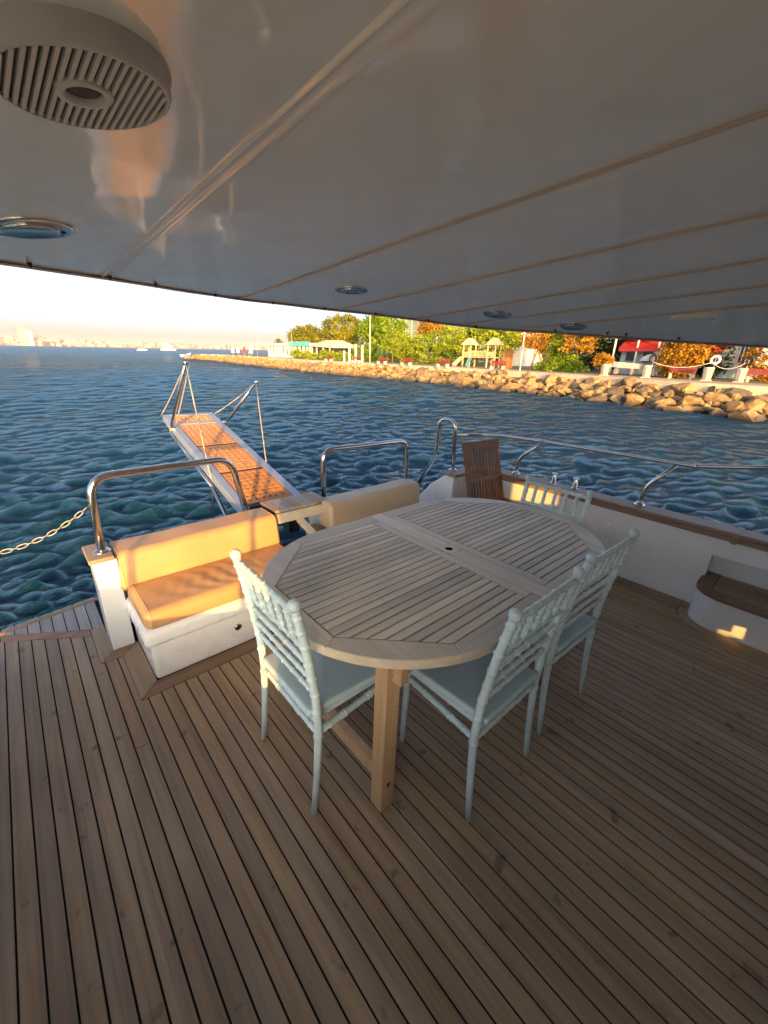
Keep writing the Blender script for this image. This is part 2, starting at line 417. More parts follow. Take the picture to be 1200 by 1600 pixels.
def margin(poly, mat=M_deckx):
    MB().prism(inset(poly if sum(poly[i][0] * poly[(i + 1) % len(poly)][1] - poly[(i + 1) % len(poly)][0] * poly[i][1] for i in range(len(poly))) > 0 else list(reversed(poly)), .0015), -.02, .0004, .001).build('margin_board', mat, dk)
for mir in (0, 1):
    mx = (lambda p: [(2.96 - x, y) for x, y in p]) if mir else (lambda p: p)
    # mitred boards round the stern lockers
    margin(mx([(.1735, 1.906), (1.48, 1.906), (1.48, 2.0), (.270, 2.0)]))
    margin(mx([(.1735, 1.906), (.270, 2.0), (.270, 2.41), (.1735, 2.318)]), M_deck)
    margin(mx([(.07, 2.318), (.1735, 2.318), (.270, 2.41), (.1435, 2.40)]))
    margin(mx([(.07, 2.318), (.1435, 2.40), (.1435, 2.70), (.07, 2.695)]), M_deck)
    cur = [(.07 - t * .405 / 8, 2.62 + t * .405 / 8 * .64) for t in range(9)]
    margin(mx(cur + [(x, y + .075) for x, y in reversed(cur)] ))
    # the weathered quarter aft of it
    for q in range(8):
        xa = -.330 + q * .0592; xb = xa + .0592
        lo_ = lambda x: 2.62 + (.07 - min(x, .07)) * .64 + .078
        hi_ = lambda x: 3.012 + (x + .335) * .19
        if hi_(xb) - lo_(xb) < .02: continue
        pts = [(xa + .0025, max(lo_(xa), 0)), (xb - .0025, lo_(xb)), (xb - .0025, hi_(xb)), (xa + .0025, max(hi_(xa), lo_(xa) + .004))]
        MB().prism(mx(pts), -.02, 0.0, .001).build('plank', M_deckgrey, dk)
    MB().prism(mx([(-.345, 2.985), (.165, 3.082), (.165, 3.05), (-.335, 2.953)]), -.05, .006, .002).build('edge_trim', M_cap, dk)
# margin board round the step
pin = []; pout = []
for t in range(9):
    a = R(180 - 90 * t / 8)
    pin.append((STEP_X0 + STEP_R + STEP_R * math.cos(a), STEP_Y1 - STEP_R + STEP_R * math.sin(a)))
    pout.append((STEP_X0 - .09 + (STEP_R + .07) * (1 + math.cos(a)), STEP_Y1 + .055 - (STEP_R + .07) + (STEP_R + .07) * math.sin(a)))
margin([(STEP_X0, -.2)] + pin + [(3.462, STEP_Y1)] + [(3.462, STEP_Y1 + .055)] + list(reversed(pout)) + [(STEP_X0 - .09, -.2)], M_deck)
margin([(STEP_X0, -.2), (STEP_X0 - .09, -.2), (STEP_X0 - .09, YF), (STEP_X0, YF)], M_deck)
for ya, yb in ((YF, .9), (.9, 2.6)): margin([(-.60, ya), (-.505, ya), (-.505, yb), (-.60, yb)], M_deck)
# starboard board end seen at the frame's edge
# ------------------------------------------------------------------ bulwarks
def bulwark_port():
    t = thing('bulwark', 'white inner bulwark with teak cap beside the right edge of deck', 'bulwark', (0, 0, 0))
    xi, xo = 3.465, 3.602
    m = MB()
    m.box(xi, xo, .36, 2.40, -.03, .53); m.box(xi, xo, -3, .3595, .408, .5305); m.box(xo - .025, xo + .0005, -3, .3595, -.03, .4075)
    m.build('wall', M_gel, t)
    q = MB(); poly = [(2.402, -.03), (2.402, .54), (2.515, .54), (2.70, .405), (2.845, .24), (2.885, -.03)]
    V = [(3.10, y, z) for y, z in poly] + [(3.603, y, z) for y, z in poly]; N = len(poly)
    q.add(V, [tuple(reversed(range(N))), tuple(range(N, 2 * N))] + [(i, (i + 1) % N, (i + 1) % N + N, i + N) for i in range(N)])
    o = q.build('quarter', M_gel2, t); bv = o.modifiers.new('b', 'BEVEL'); bv.width = .012; bv.segments = 2
    # teak fascia and cap, board by board
    for ya, yb in ((-3, .27), (.275, 1.62), (1.625, 2.40)):
        MB().box(xi - .018, xi + .03, ya, yb, .535, .572, .004).build('fascia', M_cap, t)
        MB().box(xi - .028, xo + .012, ya, yb, .575, .602, .008).build('cap_board', M_cap, t)
    MB().box(xi - .034, xo + .02, .255, .29, .530, .607, .004).build('joint_block', M_cap, t)
    MB().prism([(3.085, 2.375), (3.60, 2.375), (3.60, 2.53), (3.085, 2.53)], .545, .572, .004).build('cap_board', M_cap, t)
    return t
bulwark_port()
sb = thing('bulwark', 'white starboard bulwark out of view at the left of the deck', 'bulwark')
MB().box(-.64, -.56, YF, 2.45, -.03, .555).build('wall', M_gel, sb); MB().box(-.66, -.54, YF, 2.45, .558, .585, .006).build('cap_board', M_cap, sb)
# hatch on the bulwark
ht = thing('bulwark_hatch', 'white rounded hatch with ring pull set in the bulwark', 'hatch', (3.465, 1.185, .335))
def yz_plate(y0, y1, z0, z1, r, x0, x1):
    pl = rounded_rect(y0, y1, z0, z1, r); N = len(pl)
    return MB().add([(x0, y, z) for y, z in pl] + [(x1, y, z) for y, z in pl], [tuple(range(N)), tuple(range(2 * N - 1, N - 1, -1))] + [(i, i + N, (i + 1) % N + N, (i + 1) % N) for i in range(N)])
yz_plate(-.155, .155, -.105, .105, .045, -.008, .0).build('frame', M_gel2, ht)
yz_plate(-.132, .132, -.085, .085, .035, -.016, -.0082).build('lid', M_gel2, ht)
MB().tube([(-.02, .06 + .028 * math.cos(a), .02 + .028 * math.sin(a)) for a in np.linspace(0, 6.283, 17)[:-1]], .006, 6, closed=True).build('ring_pull', M_gel2, ht, True)
# boarding step
st = thing('boarding_step', 'white rounded boarding step with dark teak tread below bulwark recess', 'step')
foot = [(STEP_X0, YF)] + [(x, y) for x, y in pin] + [(3.464, STEP_Y1), (3.464, YF)]
MB().prism(foot, -.03, .217, 0).build('riser', M_gel, st)
def grow(p, d): return inset(p if True else p, -d)
tread = [(STEP_X0 - .008, YF)] + [(STEP_X0 - .008 + (STEP_R + .008) * (1 + math.cos(R(180 - 90 * t / 8))), STEP_Y1 - STEP_R + (STEP_R + .004) * math.sin(R(180 - 90 * t / 8))) for t in range(9)] + [(3.462, STEP_Y1 + .004), (3.462, STEP_Y1 - .013), (3.574, STEP_Y1 - .013)]
inner = [(STEP_X0 + .085, YF)] + [(STEP_X0 + .085 + .07 * (1 + math.cos(R(180 - 90 * t / 6))), STEP_Y1 - .155 + .07 * math.sin(R(180 - 90 * t / 6))) for t in range(7)] + [(3.574, STEP_Y1 - .085)]
MB().prism(tread + list(reversed(inner)), .218, .243, .003).build('tread_border', M_deckx, st)
xs = STEP_X0 + .088
while xs < 3.57:
    xe = min(xs + .052, 3.574)
    ye_ = lambda x: STEP_Y1 - .089 if x > STEP_X0 + .155 else STEP_Y1 - .159 + .07 * math.sqrt(max(0, 1 - ((STEP_X0 + .155 - x) / .0701) ** 2))
    MB().prism([(xs, YF), (xe - .004, YF), (xe - .004, ye_(xe - .004)), ((xs + xe) / 2, ye_((xs + xe) / 2)), (xs, ye_(xs))], .218, .242, .002).build('tread_plank', M_deck, st); xs += .052
MB().prism([(STEP_X0 + .08, YF), (3.576, YF), (3.576, STEP_Y1 - .03), (STEP_X0 + .09, STEP_Y1 - .09)], .2175, .238).build('tread_base', M_caulk, st)

# ------------------------------------------------------------------ stern benches
def cushion(name, label, x0, x1, y0, y1, z0, z1, r, mat, fn=None, mid=(26, 14, 4), group=None):
    o = MB().rbox(((x0 + x1) / 2, (y0 + y1) / 2, (z0 + z1) / 2), ((x1 - x0) / 2, (y1 - y0) / 2, (z1 - z0) / 2), r, 4, mid, fn).build(name, mat, None, True)
    hx, hy, hz = (x1 - x0) / 2, (y1 - y0) / 2, (z1 - z0) / 2; c = ((x0 + x1) / 2, (y0 + y1) / 2, (z0 + z1) / 2)
    for xs in (-hx + r * .75, hx - r * .75):
        k = math.sqrt(max(0, 1 - ((r - (hx - abs(xs))) / r) ** 2)); rr = r * k; P = []
        for (yy, zz) in rounded_rect(-hy + r - rr, hy - r + rr, -hz + r - rr, hz - r + rr, rr, 5):
            for_q = fn([xs, yy, zz]) if fn else [xs, yy, zz]; P.append((for_q[0] + c[0], for_q[1] + c[1], for_q[2] + c[2]))
        Q = []
        for a_, b_ in zip(P, P[1:] + P[:1]): Q += [Vector(a_).lerp(Vector(b_), t) for t in (0, .5)]
        MB().tube(P, .0032, 6, closed=True).build('piping', mat, o, True)
    return tag(o, label, 'cushion', group)
def seat_fn(hx, hy, hz):
    def f(q):
        x, y, z = q; t = max(0, z / hz)
        u = (x + hx) / (2 * hx)
        env = math.exp(-((u - .42) / .30) ** 2) * math.exp(-((y + .02) / .12) ** 2)
        wv = math.sin(46 * x + 30 * (y + .35 * (u - .2) ** 2 / .3) + 1.2 * math.sin(22 * y + 3)) * .0028 + math.sin(83 * x - 41 * y) * .0015
        z += t * (env * wv + .010 * (1 - (x / hx) ** 2) * (1 - (y / hy) ** 2) - .012 * (y / hy + 1) * .5)
        return [x, y, z]
    return f
def back_fn(hx, hy, hz, lean):
    def f(q):
        x, y, z = q
        s = (z + hz) / (2 * hz)
        y += lean * s - .008 * (1 - (x / hx) ** 2) * (1 - (2 * s - 1) ** 2) * (1 if y < 0 else 0)
        z += .006 * math.sin(3 * x) * s + .002 * math.sin(17 * x + 2)
        return [x, y, z]
    return f
bl = thing('stern_bench', 'white moulded stern locker bench under the orange sunlit cushions', 'bench')
MB().rbox((.745, 2.23, .12), (.475, .227, .13), .022, 3).build('base', M_gel2, bl, True)
MB().rbox((.735, 2.21, .252), (.49, .227, .048), .03, 4).build('rim', M_gel2, bl, True)
m = MB(); m.rbox((.198, 2.50, .265), (.055, .10, .285), .006, 2); m.build('pillar', M_gel, bl)
MB().rbox((.70, 2.735, .22), (.545, .105, .24), .02, 2).build('coaming', M_gel, bl, True)
MB().rbox((.185, 2.515, .560), (.058, .117, .012), .005, 2).build('pillar_cap', M_cap, bl)
MB().lathe([(.021, 0), (.021, .004), (.014, .007), (.006, .007)], (.715, 2.003, .125), (0, -1, 0), 18).build('drain_ring', M_steel, bl, True)
MB().lathe([(.013, .0), (.013, .009)], (.715, 2.003, .125), (0, -1, 0), 14).build('drain_hole', M_black, bl)
MB().lathe([(.014, 0), (.014, .006), (.009, .008)], (.715, 2.003, .125), (0, -1, 0), 14)
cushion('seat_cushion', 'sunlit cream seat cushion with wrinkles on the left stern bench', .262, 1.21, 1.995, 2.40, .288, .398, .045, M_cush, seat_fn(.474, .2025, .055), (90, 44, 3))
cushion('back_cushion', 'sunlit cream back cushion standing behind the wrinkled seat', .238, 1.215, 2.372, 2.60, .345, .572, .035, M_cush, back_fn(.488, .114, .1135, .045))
br = thing('stern_bench', 'white stern locker bench behind the table with beige cushions', 'bench')
MB().rbox((2.18, 2.23, .12), (.475, .227, .13), .022, 3).build('base', M_gel2, br, True)
MB().rbox((2.18, 2.21, .252), (.49, .227, .048), .03, 4).build('rim', M_gel2, br, True)
MB().rbox((2.19, 2.735, .22), (.48, .105, .24), .02, 2).build('coaming', M_gel, br, True)
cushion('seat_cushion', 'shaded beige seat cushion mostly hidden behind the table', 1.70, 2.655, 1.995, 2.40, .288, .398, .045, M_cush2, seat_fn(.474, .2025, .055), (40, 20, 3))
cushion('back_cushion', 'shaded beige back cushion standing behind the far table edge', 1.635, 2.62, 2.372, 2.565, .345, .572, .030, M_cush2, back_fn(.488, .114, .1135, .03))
# gate platform between the benches
gp = thing('gate_platform', 'small teak bridge platform between the two stern benches', 'platform')
for i in range(8):
    xa = 1.245 + i * .0565
    MB().box(xa, xa + .053, 2.51, 2.75, .548, .570, .002).build('plank', M_deckgrey if i % 3 else M_deck, gp)
MB().box(1.243, 1.70, 2.515, 2.745, .52, .546).build('bearer', M_caulk, gp)
MB().box(1.235, 1.70, 2.487, 2.508, .474, .5475, .004).build('fascia', M_cream, gp)
MB().tube([(1.43, 2.51, .47), (1.62, 2.08, .10)], .028, 4).build('strut', M_cream, gp)
MB().box(1.27, 1.69, 2.05, 2.50, .004, .016).build('threshold', M_darky, gp)
for i in range(5): MB().box(1.27 + i * .058, 1.27 + i * .058 + .054, 2.10, 2.70, .06, .085, .002).build('gate_plank', M_dark if i % 2 else M_darky, gp)
for (x, y) in ((1.40, 2.2), (1.44, 2.45)): MB().lathe([(.010, 0), (.010, .014), (.016, .018), (.010, .026)], (x, y, .085), (0, 0, 1), 12).build('stud', M_steel, gp, True)
o = MB().lathe([(.02, 0), (.055, .02), (.065, .08), (.065, .26), (.05, .32), (.02, .335)], (1.60, 2.58, .02), (0, 0, 1), 16).build('mooring_fender', M_cush2, None, True)
tag(o, 'beige fender standing under the teak bridge between the benches', 'fender')

# ------------------------------------------------------------------ stainless rails
def rail(name, label, path, r=.0205, rad=.09, parts=None, bases=()):
    t = thing(name, label, 'handrail')
    MB().tube(fillet(path, rad), r, 14).build('tube', M_steel, t, True)
    for p in bases: MB().lathe([(.045, 0), (.045, .004), (.03, .010), (r * 1.05, .014)], p, (0, 0, 1), 18).build('base_flange', M_steel, t, True)
    return t
rail('handrail', 'stainless handrail arching over the sunlit back cushion', [(.203, 2.50, .572), (.215, 2.50, .985), (1.02, 2.665, .952), (1.12, 2.68, .46)], bases=[(.203, 2.50, .572)], rad=.11)
rail('handrail', 'stainless handrail arching behind the shaded beige cushion', [(1.748, 2.65, .46), (1.748, 2.65, .925), (2.635, 2.62, .915), (2.66, 2.62, .46)], bases=[], rad=.10)
rail('handrail', 'tall stainless hoop handrail on the white quarter by the teak chair', [(3.235, 2.53, .572), (3.20, 2.53, 1.075), (3.20, 2.735, 1.06), (3.20, 2.75, .66), (3.20, 3.02, .24)], .019, .10, bases=[(3.235, 2.53, .572)])
pr = thing('side_rail', 'long stainless guard rail above the port bulwark on bent stanchions', 'guard rail')
MB().tube([(3.225, 2.55, .925), (3.42, 2.45, .925), (3.54, 2.25, .94), (3.55, 1.775, .957), (3.55, .735, .972), (3.55, .62, .975), (3.55, -.6, 1.22)], .014, 12).build('top_tube', M_steel, pr, True)
for (yb, yk, yt) in ((2.0, 1.985, 1.775), (.90, .935, .735)):
    MB().tube(fillet([(3.545, yb, .600), (3.548, yb - .008, .755), (3.55, yt, .962)], .06), .015, 12).build('stanchion', M_steel, pr, True)
    MB().lathe([(.042, 0), (.040, .008), (.028, .022), (.017, .03)], (3.545, yb, .602), (0, 0, 1), 16).build('base_flange', M_steel, pr, True)
MB().lathe([(.02, -.012), (.02, .012)], (3.55, .62, .975), (0, -1, .1), 12).build('clamp', M_steel, pr, True)
for (y, lab) in ((1.615, 'farther small stainless post on the bulwark cap behind the chair'), (1.42, 'nearer small stainless post on the bulwark cap behind the chair')):
    t = thing('bollard', lab, 'bollard', (3.545, y, .602))
    MB().lathe([(.032, 0), (.032, .005), (.017, .008), (.017, .085), (.016, .09)], (0, 0, 0), (0, 0, 1), 16).build('post', M_steel, t, True)
    MB().lathe([(.024, .085), (.026, .092), (.02, .098)], (0, 0, 0), (0, 0, 1), 16).build('cap', M_steel, t, True)
# two poles at starboard that shade the bench cushion
for (x, y, lab) in ((-.59, 1.00, 'aft stainless awning pole on the starboard bulwark'), (-.59, -.10, 'forward stainless awning pole on the starboard bulwark')):
    tag(MB().tube([(x, y, .585), (x, y, 1.80)], .019, 10).build('awning_pole', M_steel, None, True), lab, 'pole')
# chain across the starboard gangway
M_chain = plain('dull_chain_steel', (.20, .20, .19), .35, .9, .1, 20)
ch = thing('gangway_chain', 'stainless link chain sagging left from the bench handrail', 'chain')
p0, p1 = Vector((.19, 2.50, .835)), Vector((-.62, 2.62, .80)); nl = 26
def cpt(t): q = p0.lerp(p1, t); q.z -= .16 * (1 - (2 * t - 1) ** 2) * 1.0; return q
lk = []
for a in range(18):
    th = 2 * math.pi * a / 18; lk.append((.019 * math.cos(th) + (.005 if math.cos(th) > 0 else -.005), .009 * math.sin(th), 0))
link0 = None
for i in range(nl):
    a, c = cpt(i / nl), cpt((i + 1) / nl); d = (c - a).normalized(); mid = (a + c) / 2
    if link0 is None: link0 = o = MB().tube(lk, .0027, 6, closed=True).build('link', M_chain, ch, True)
    else: o = link0.copy(); C.objects.link(o); o.parent = ch
    o.rotation_euler = (d.to_track_quat('X', 'Z') @ Matrix.Rotation(R(90 * (i % 2) + 20), 3, 'X').to_quaternion()).to_euler(); o.location = mid

# ------------------------------------------------------------------ passerelle
EL = R(10.8)
ps = thing('passerelle', 'raised gangway with orange teak gratings and pale side beams over the sea', 'gangway')
PM = Matrix.Translation((1.412, 2.90, .49)) @ Matrix.Rotation(R(-2.6), 4, 'Z') @ Matrix.Rotation(EL, 4, 'X')
def pbuild(mb, name, mat, parent=ps, smooth=False):
    mb.v = [tuple(PM @ Vector(v)) for v in mb.v]; return mb.build(name, mat, parent, smooth)
LP = 2.24; HW = .236
for s in (-1, 1):
    pbuild(MB().box(s * HW - .035, s * HW + .035, -.05, LP, -.055, .018, .006), 'side_beam', M_alu)
    pbuild(MB().tube([(s * (HW + .055), .55, -.07), (s * (HW + .055), 1.86, -.06)], .016, 8), 'under_tube', M_steel, smooth=True)
for y in (.0, .62, 1.26, 1.92, LP - .03): pbuild(MB().box(-HW + .036, HW - .036, y - .025, y + .025, -.05, .006 if y < 1.9 else .019, .003), 'cross_bar', M_alu if y > 1.9 else M_black)
def grating(y0, y1, name='grating'):
    hw = HW - .042; nx = 6; ny = max(2, round((y1 - y0 - .06) / .063)); mb = MB()
    xs = [-hw]; bx = (2 * hw - .05) / nx
    for i in range(nx): xs += [-hw + .025 + bx * (i + .22), -hw + .025 + bx * (i + .78)]
    xs.append(hw); ys = [y0]; by = (y1 - y0 - .05) / ny
    for i in range(ny): ys += [y0 + .025 + by * (i + .22), y0 + .025 + by * (i + .78)]
    ys.append(y1); nX, nY = len(xs), len(ys)
    V = [(x, y, z) for z in (.010, -.012) for y in ys for x in xs]; F = []; o_ = nX * nY
    for j in range(nY - 1):
        for i in range(nX - 1):
            a, b_, c, d = j * nX + i, j * nX + i + 1, (j + 1) * nX + i + 1, (j + 1) * nX + i
            if i % 2 == 1 and j % 2 == 1:
                for e, f in ((a, b_), (b_, c), (c, d), (d, a)): F.append((f, e, e + o_, f + o_)[::-1])
            else: F += [(a, b_, c, d), (a + o_, d + o_, c + o_, b_ + o_)]
    for i in range(nX - 1): F += [(i, i + o_, i + 1 + o_, i + 1), ((nY - 1) * nX + i, (nY - 1) * nX + i + 1, (nY - 1) * nX + i + 1 + o_, (nY - 1) * nX + i + o_)]
    for j in range(nY - 1): F += [(j * nX, (j + 1) * nX, (j + 1) * nX + o_, j * nX + o_), (j * nX + nX - 1, j * nX + nX - 1 + o_, (j + 1) * nX + nX - 1 + o_, (j + 1) * nX + nX - 1)]
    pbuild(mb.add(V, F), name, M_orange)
pbuild(MB().box(-HW + .037, HW - .037, .0, LP - .01, -.049, -.045), 'under_tray', M_black)
grating(.03, .60); grating(.64, 1.24); grating(1.28, 1.895); grating(1.948, 2.18)
pl = lambda x, y, z=0: PM @ Vector((x, y, z))
# stanchions and lines
tl = at_x(290, 567, 1.235); tr_ = at_x(400, 597, 2.02)
b1, b2 = pl(-HW - .05, 1.83, .0), pl(HW + .05, 1.86, .0)
for bb, tt in ((b1, tl), (b2, tr_)):
    MB().tube([bb, tt], .015, 8).build('stanchion', M_steel, ps, True)
    MB().lathe([(.022, -.02), (.022, .02)], tt, (tt - bb).normalized(), 10).build('stanchion_cap', M_steel, ps, True)
    MB().rbox(tuple(bb), (.03, .04, .03), .008, 1).build('socket', M_steel, ps)
def line(a, c, sag=.02, r=.006):
    P = []
    for i in range(9):
        t = i / 8; q = Vector(a).lerp(Vector(c), t); q.z -= sag * 4 * t * (1 - t); P.append(q)
    MB().tube(P, r, 6).build('guy_line', M_rope, ps, True)
line(tl, pl(-HW - .06, 2.22, 0)); line(tl, pl(-HW - .04, .62, -.02)); line(tr_, pl(HW + .03, 2.2, 0)); line(tr_, pl(HW + .04, .72, 0))
line(tl + Vector((.03, 0, -.02)), b1 + Vector((.05, .02, 0)), 0)
MB().tube([pl(-HW - .055, .55, -.07), pl(-HW - .03, .18, -.28), pl(-HW, .02, -.30)], .018, 8).build('hinge_arm', M_steel, ps, True)
MB().rbox((1.2, 2.98, .28), (.05, .06, .12), .01, 1).build('bracket', M_black, ps); MB().rbox((1.62, 2.98, .28), (.05, .06, .12), .01, 1).build('bracket', M_black, ps)
tag(MB().tube([pl(-HW - .055, .55, -.07), pl(-HW - .06, .54, -.4), pl(-HW - .07, .50, -1.2), (1.10, 3.3, SEA - .3)], .007, 6).build('mooring_cable', M_black, None, True), 'black cable hanging from the gangway beam into the sea', 'cable')

# ------------------------------------------------------------------ roof over the deck
def zs(x, y): return 2.1 - .05 * (x - 1.48) ** 2 - .045 * (y - .3)
EX = [-.70, -.66, -.62, -.57, -.50, -.389, -.223, .0, .084, .209, .36, .54, .933, 1.415, 2.0, 2.537, 2.897, 3.123, 3.289, 3.437, 3.60, 3.73, 3.854, 3.949]
EY = [.508, .778, 1.068, 1.337, 1.614, 1.918, 2.12, 2.275, 2.341, 2.469, 2.594, 2.728, 2.994, 3.15, 3.044, 2.72, 2.47, 2.238, 1.918, 1.614, 1.337, 1.068, .778, .508]
_ex = np.linspace(-.70, 3.949, 101); _ey = np.interp(_ex, EX, EY)
for _ in range(6): _ey[1:-1] = (_ey[:-2] + 2 * _ey[1:-1] + _ey[2:]) / 4
def ye(x): return float(np.interp(x, _ex, _ey))
SE = [lambda y: -.70, lambda y: -.2, lambda y: .497, lambda y: 1.222 + .052 * y, lambda y: 1.885 + .08 * y, lambda y: 2.385 + .105 * y, lambda y: 2.775 + .08 * y, lambda y: 3.10 + .06 * y, lambda y: 3.949]
rf = thing('roof', 'glossy off-white roof overhanging the deck with curved aft edge', 'roof')
YR = -9.0
def roof_pt(s0, s1, u, v, g0, g1, y_lo=YF):
    y = 1.0
    for _ in range(12):
        x = (s0(y) + g0) * (1 - u) + (s1(y) - g1) * u; y = y_lo + (ye(x) - y_lo) * v
    return x, y
for i in range(len(SE) - 1):
    g0 = .0 if i == 0 else (.026 if i == 2 else .007); g1 = 0 if i == len(SE) - 2 else (.026 if i == 1 else .007)
    U, Vn = 12, 40; V = []; F = []
    for lay in (0, 1):
        for b_ in range(Vn + 1):
            for a in range(U + 1):
                x, y = roof_pt(SE[i], SE[i + 1], a / U, b_ / Vn, g0, g1)
                edge = min(a, U - a) == 0
                V.append((x, y, zs(x, y) + (.02 if lay else (.004 if edge else 0))))
    n_ = (U + 1) * (Vn + 1)
    for b_ in range(Vn):
        for a in range(U):
            q = (b_ * (U + 1) + a, b_ * (U + 1) + a + 1, (b_ + 1) * (U + 1) + a + 1, (b_ + 1) * (U + 1) + a)
            F.append(tuple(reversed(q))); F.append(tuple(k_ + n_ for k_ in q))
    mesh_obj('ceiling_panel', V, F, M_ceil, rf, True)
# battens over the joints
for i in range(1, len(SE) - 1):
    hw = .028 if i == 2 else .006; P = []
    s = SE[i]; ymax = 3.2
    for _ in range(20): ymax = ye(s(ymax))
    V = []; F = []; N = 50; prof = [(-1, .006), (-.72, -.004), (-.35, .004 if i == 2 else -.005), (.35, .004 if i == 2 else -.005), (.72, -.004), (1, .006)]
    for a in range(N + 1):
        y = YF + (ymax - .012 - YF) * a / N
        for (u, h) in prof: V.append((s(y) + u * hw, y, zs(s(y) + u * hw, y) + h))
    K = len(prof)
    for a in range(N):
        for k_ in range(K - 1): F.append((a * K + k_, (a + 1) * K + k_, (a + 1) * K + k_ + 1, a * K + k_ + 1))
    mesh_obj('joint_batten', V, F, M_ceil if i == 2 else M_trim, rf, True)
# roof shell and its lip
V = []; F = []; N = 60
for a in range(N + 1):
    x = -.70 + 4.649 * a / N; y1 = ye(x)
    for b_ in range(25):
        y = YR + (y1 + .01 - YR) * b_ / 24; V.append((x, y, zs(x, y) + .10))
for a in range(N):
    for b_ in range(24): F.append((a * 25 + b_, (a + 1) * 25 + b_, (a + 1) * 25 + b_ + 1, a * 25 + b_ + 1))
mesh_obj('roof_shell', V, F, M_gel, rf, True)
edge = [(-.70, YR, zs(-.70, .3)), (-.70, YF, zs(-.70, YF))] + [(float(x), float(y), zs(x, y)) for x, y in zip(_ex, _ey)] + [(3.949, YF, zs(3.949, YF)), (3.949, YR, zs(3.949, .3))]
m = MB(); V = []; F = []
pr_ = [(0, -.004), (.012, -.012), (.026, -.004), (.030, .05), (.02, .10), (0, .11)]
for i, p in enumerate(edge):
    a = Vector(edge[max(i - 1, 0)]); c = Vector(edge[min(i + 1, len(edge) - 1)]); t = (c - a).normalized(); nrm = Vector((-t.y, t.x, 0)).normalized()
    for (u, h) in pr_: V.append(Vector(p) + nrm * (u - .012) + Vector((0, 0, h)))
K = len(pr_)
for i in range(len(edge) - 1):
    for k_ in range(K - 1): F.append((i * K + k_, i * K + k_ + 1, (i + 1) * K + k_ + 1, (i + 1) * K + k_))
mesh_obj('edge_lip', V, F, M_trim, rf, True)
for (px_, x, y) in [(0, .175, 2.36), (0, .50, 2.63), (0, .75, 2.80), (0, 1.17, 3.03), (0, 1.62, 3.09), (0, 2.0, 2.98), (0, 2.35, 2.77), (0, 2.72, 2.53), (0, 3.02, 2.27), (0, 3.30, 1.72), (0, 3.45, 1.38), (0, 3.51, 1.27), (0, 3.67, .97)]:
    MB().lathe([(.009, 0), (.009, -.006), (.005, -.012), (.005, -.018)], (x, y, zs(x, y)), (0, 0, 1), 10).build('canvas_stud', M_black, rf, True)
# round speaker
def ceil_frame(x, y):
    n_ = Vector((-.1 * (x - 1.48), -.045, -1)).normalized(); return Vector((x, y, zs(x, y))), n_
def flat_lathe(prof, *a): return MB().lathe([(r_ * .99, z * .72) for r_, z in prof], *a)
sp = thing('ceiling_speaker', 'round beige slotted speaker fixed to the ceiling near the camera', 'speaker')
o_, n_ = ceil_frame(.170, .868); M_sp = plain('speaker_plastic', (.58, .55, .50), .45, 0, .06, 10)
flat_lathe([(.124, -.004), (.124, .007), (.1195, .010), (.1185, .033), (.1155, .040), (.110, .043), (.109, .030)], o_, n_, 64, False).build('housing', M_sp, sp, True)
u_ = n_.orthogonal().normalized(); u_ = Vector((1, 0, 0)) - n_ * n_.x; u_.normalize(); w_ = n_.cross(u_)
ang = R(-2); ua = u_ * math.cos(ang) + w_ * math.sin(ang); wa = n_.cross(ua)
flat_lathe([(.1095, .028), (.1095, .0345)], o_, n_, 48).build('cone_back', M_black, sp)
i = 0; pitch_ = .0092
for i in range(-10, 11):
    dx = i * .0108; hl = math.sqrt(max(0, .108 ** 2 - dx * dx))
    segs = [(-hl, hl)] if abs(dx) > .034 else [(-hl, -math.sqrt(.035 ** 2 - dx * dx)), (math.sqrt(.035 ** 2 - dx * dx), hl)]
    for (a, c) in segs:
        if c - a < .006: continue
        mb = MB(); mb.box(dx - .0026, dx + .0026, a, c, .0235, .0305)
        mb.v = [tuple(o_ + ua * v[0] + wa * v[1] + n_ * v[2]) for v in mb.v]; mb.build('grille_bar', M_sp, sp)
flat_lathe([(.037, .034), (.037, .044), (.034, .047), (.028, .047), (.024, .041), (.0235, .034)], o_, n_, 32, False).build('tweeter_ring', M_sp, sp, True)
flat_lathe([(.023, .036), (.018, .038), (.008, .041), (.002, .042)], o_, n_, 24).build('tweeter_dome', M_black, sp, True)
# recessed lights
M_glass = plain('lamp_glass', (.30, .31, .30), .08, 0, .2, 30)
def downlight(x, y, r, label):
    t = thing('ceiling_light', label, 'ceiling light', (0, 0, 0)); o_, n_ = ceil_frame(x, y)
    MB().lathe([(r, -.003), (r, .004), (r * .93, .008), (r * .72, .007), (r * .68, .001)], o_, n_, 36).build('flange', M_steel, t, True)
    MB().lathe([(r * .64, .0), (r * .64, .011), (r * .58, .014), (r * .50, .010)], o_, n_, 32).build('bezel', M_steel, t, True)
    MB().lathe([(r * .49, .002), (r * .3, .006), (r * .05, .007)], o_, n_, 24).build('lens', M_glass, t, True)
    for s in (-1, 1):
        MB().lathe([(.007, .006), (.007, .010), (.003, .012)], o_ + Vector((.8 * r * .75 * s, -.8 * r * .66 * s, 0)), n_, 10).build('screw', M_black, t, True)
downlight(.155, 1.80, .118, 'chrome ceiling downlight at the far left by the roof edge')
downlight(1.745, 2.30, .105, 'chrome ceiling downlight above the middle of the table')
downlight(2.78, 1.91, .105, 'chrome ceiling downlight second from the right')
downlight(3.25, 1.56, .095, 'chrome ceiling downlight nearest the right roof edge')
o_, n_ = ceil_frame(3.237, .81); mb = MB().lathe([(.125, -.004), (.125, .008), (.118, .016), (.08, .022), (.02, .024)], (0, 0, 0), (0, 0, 1), 36)
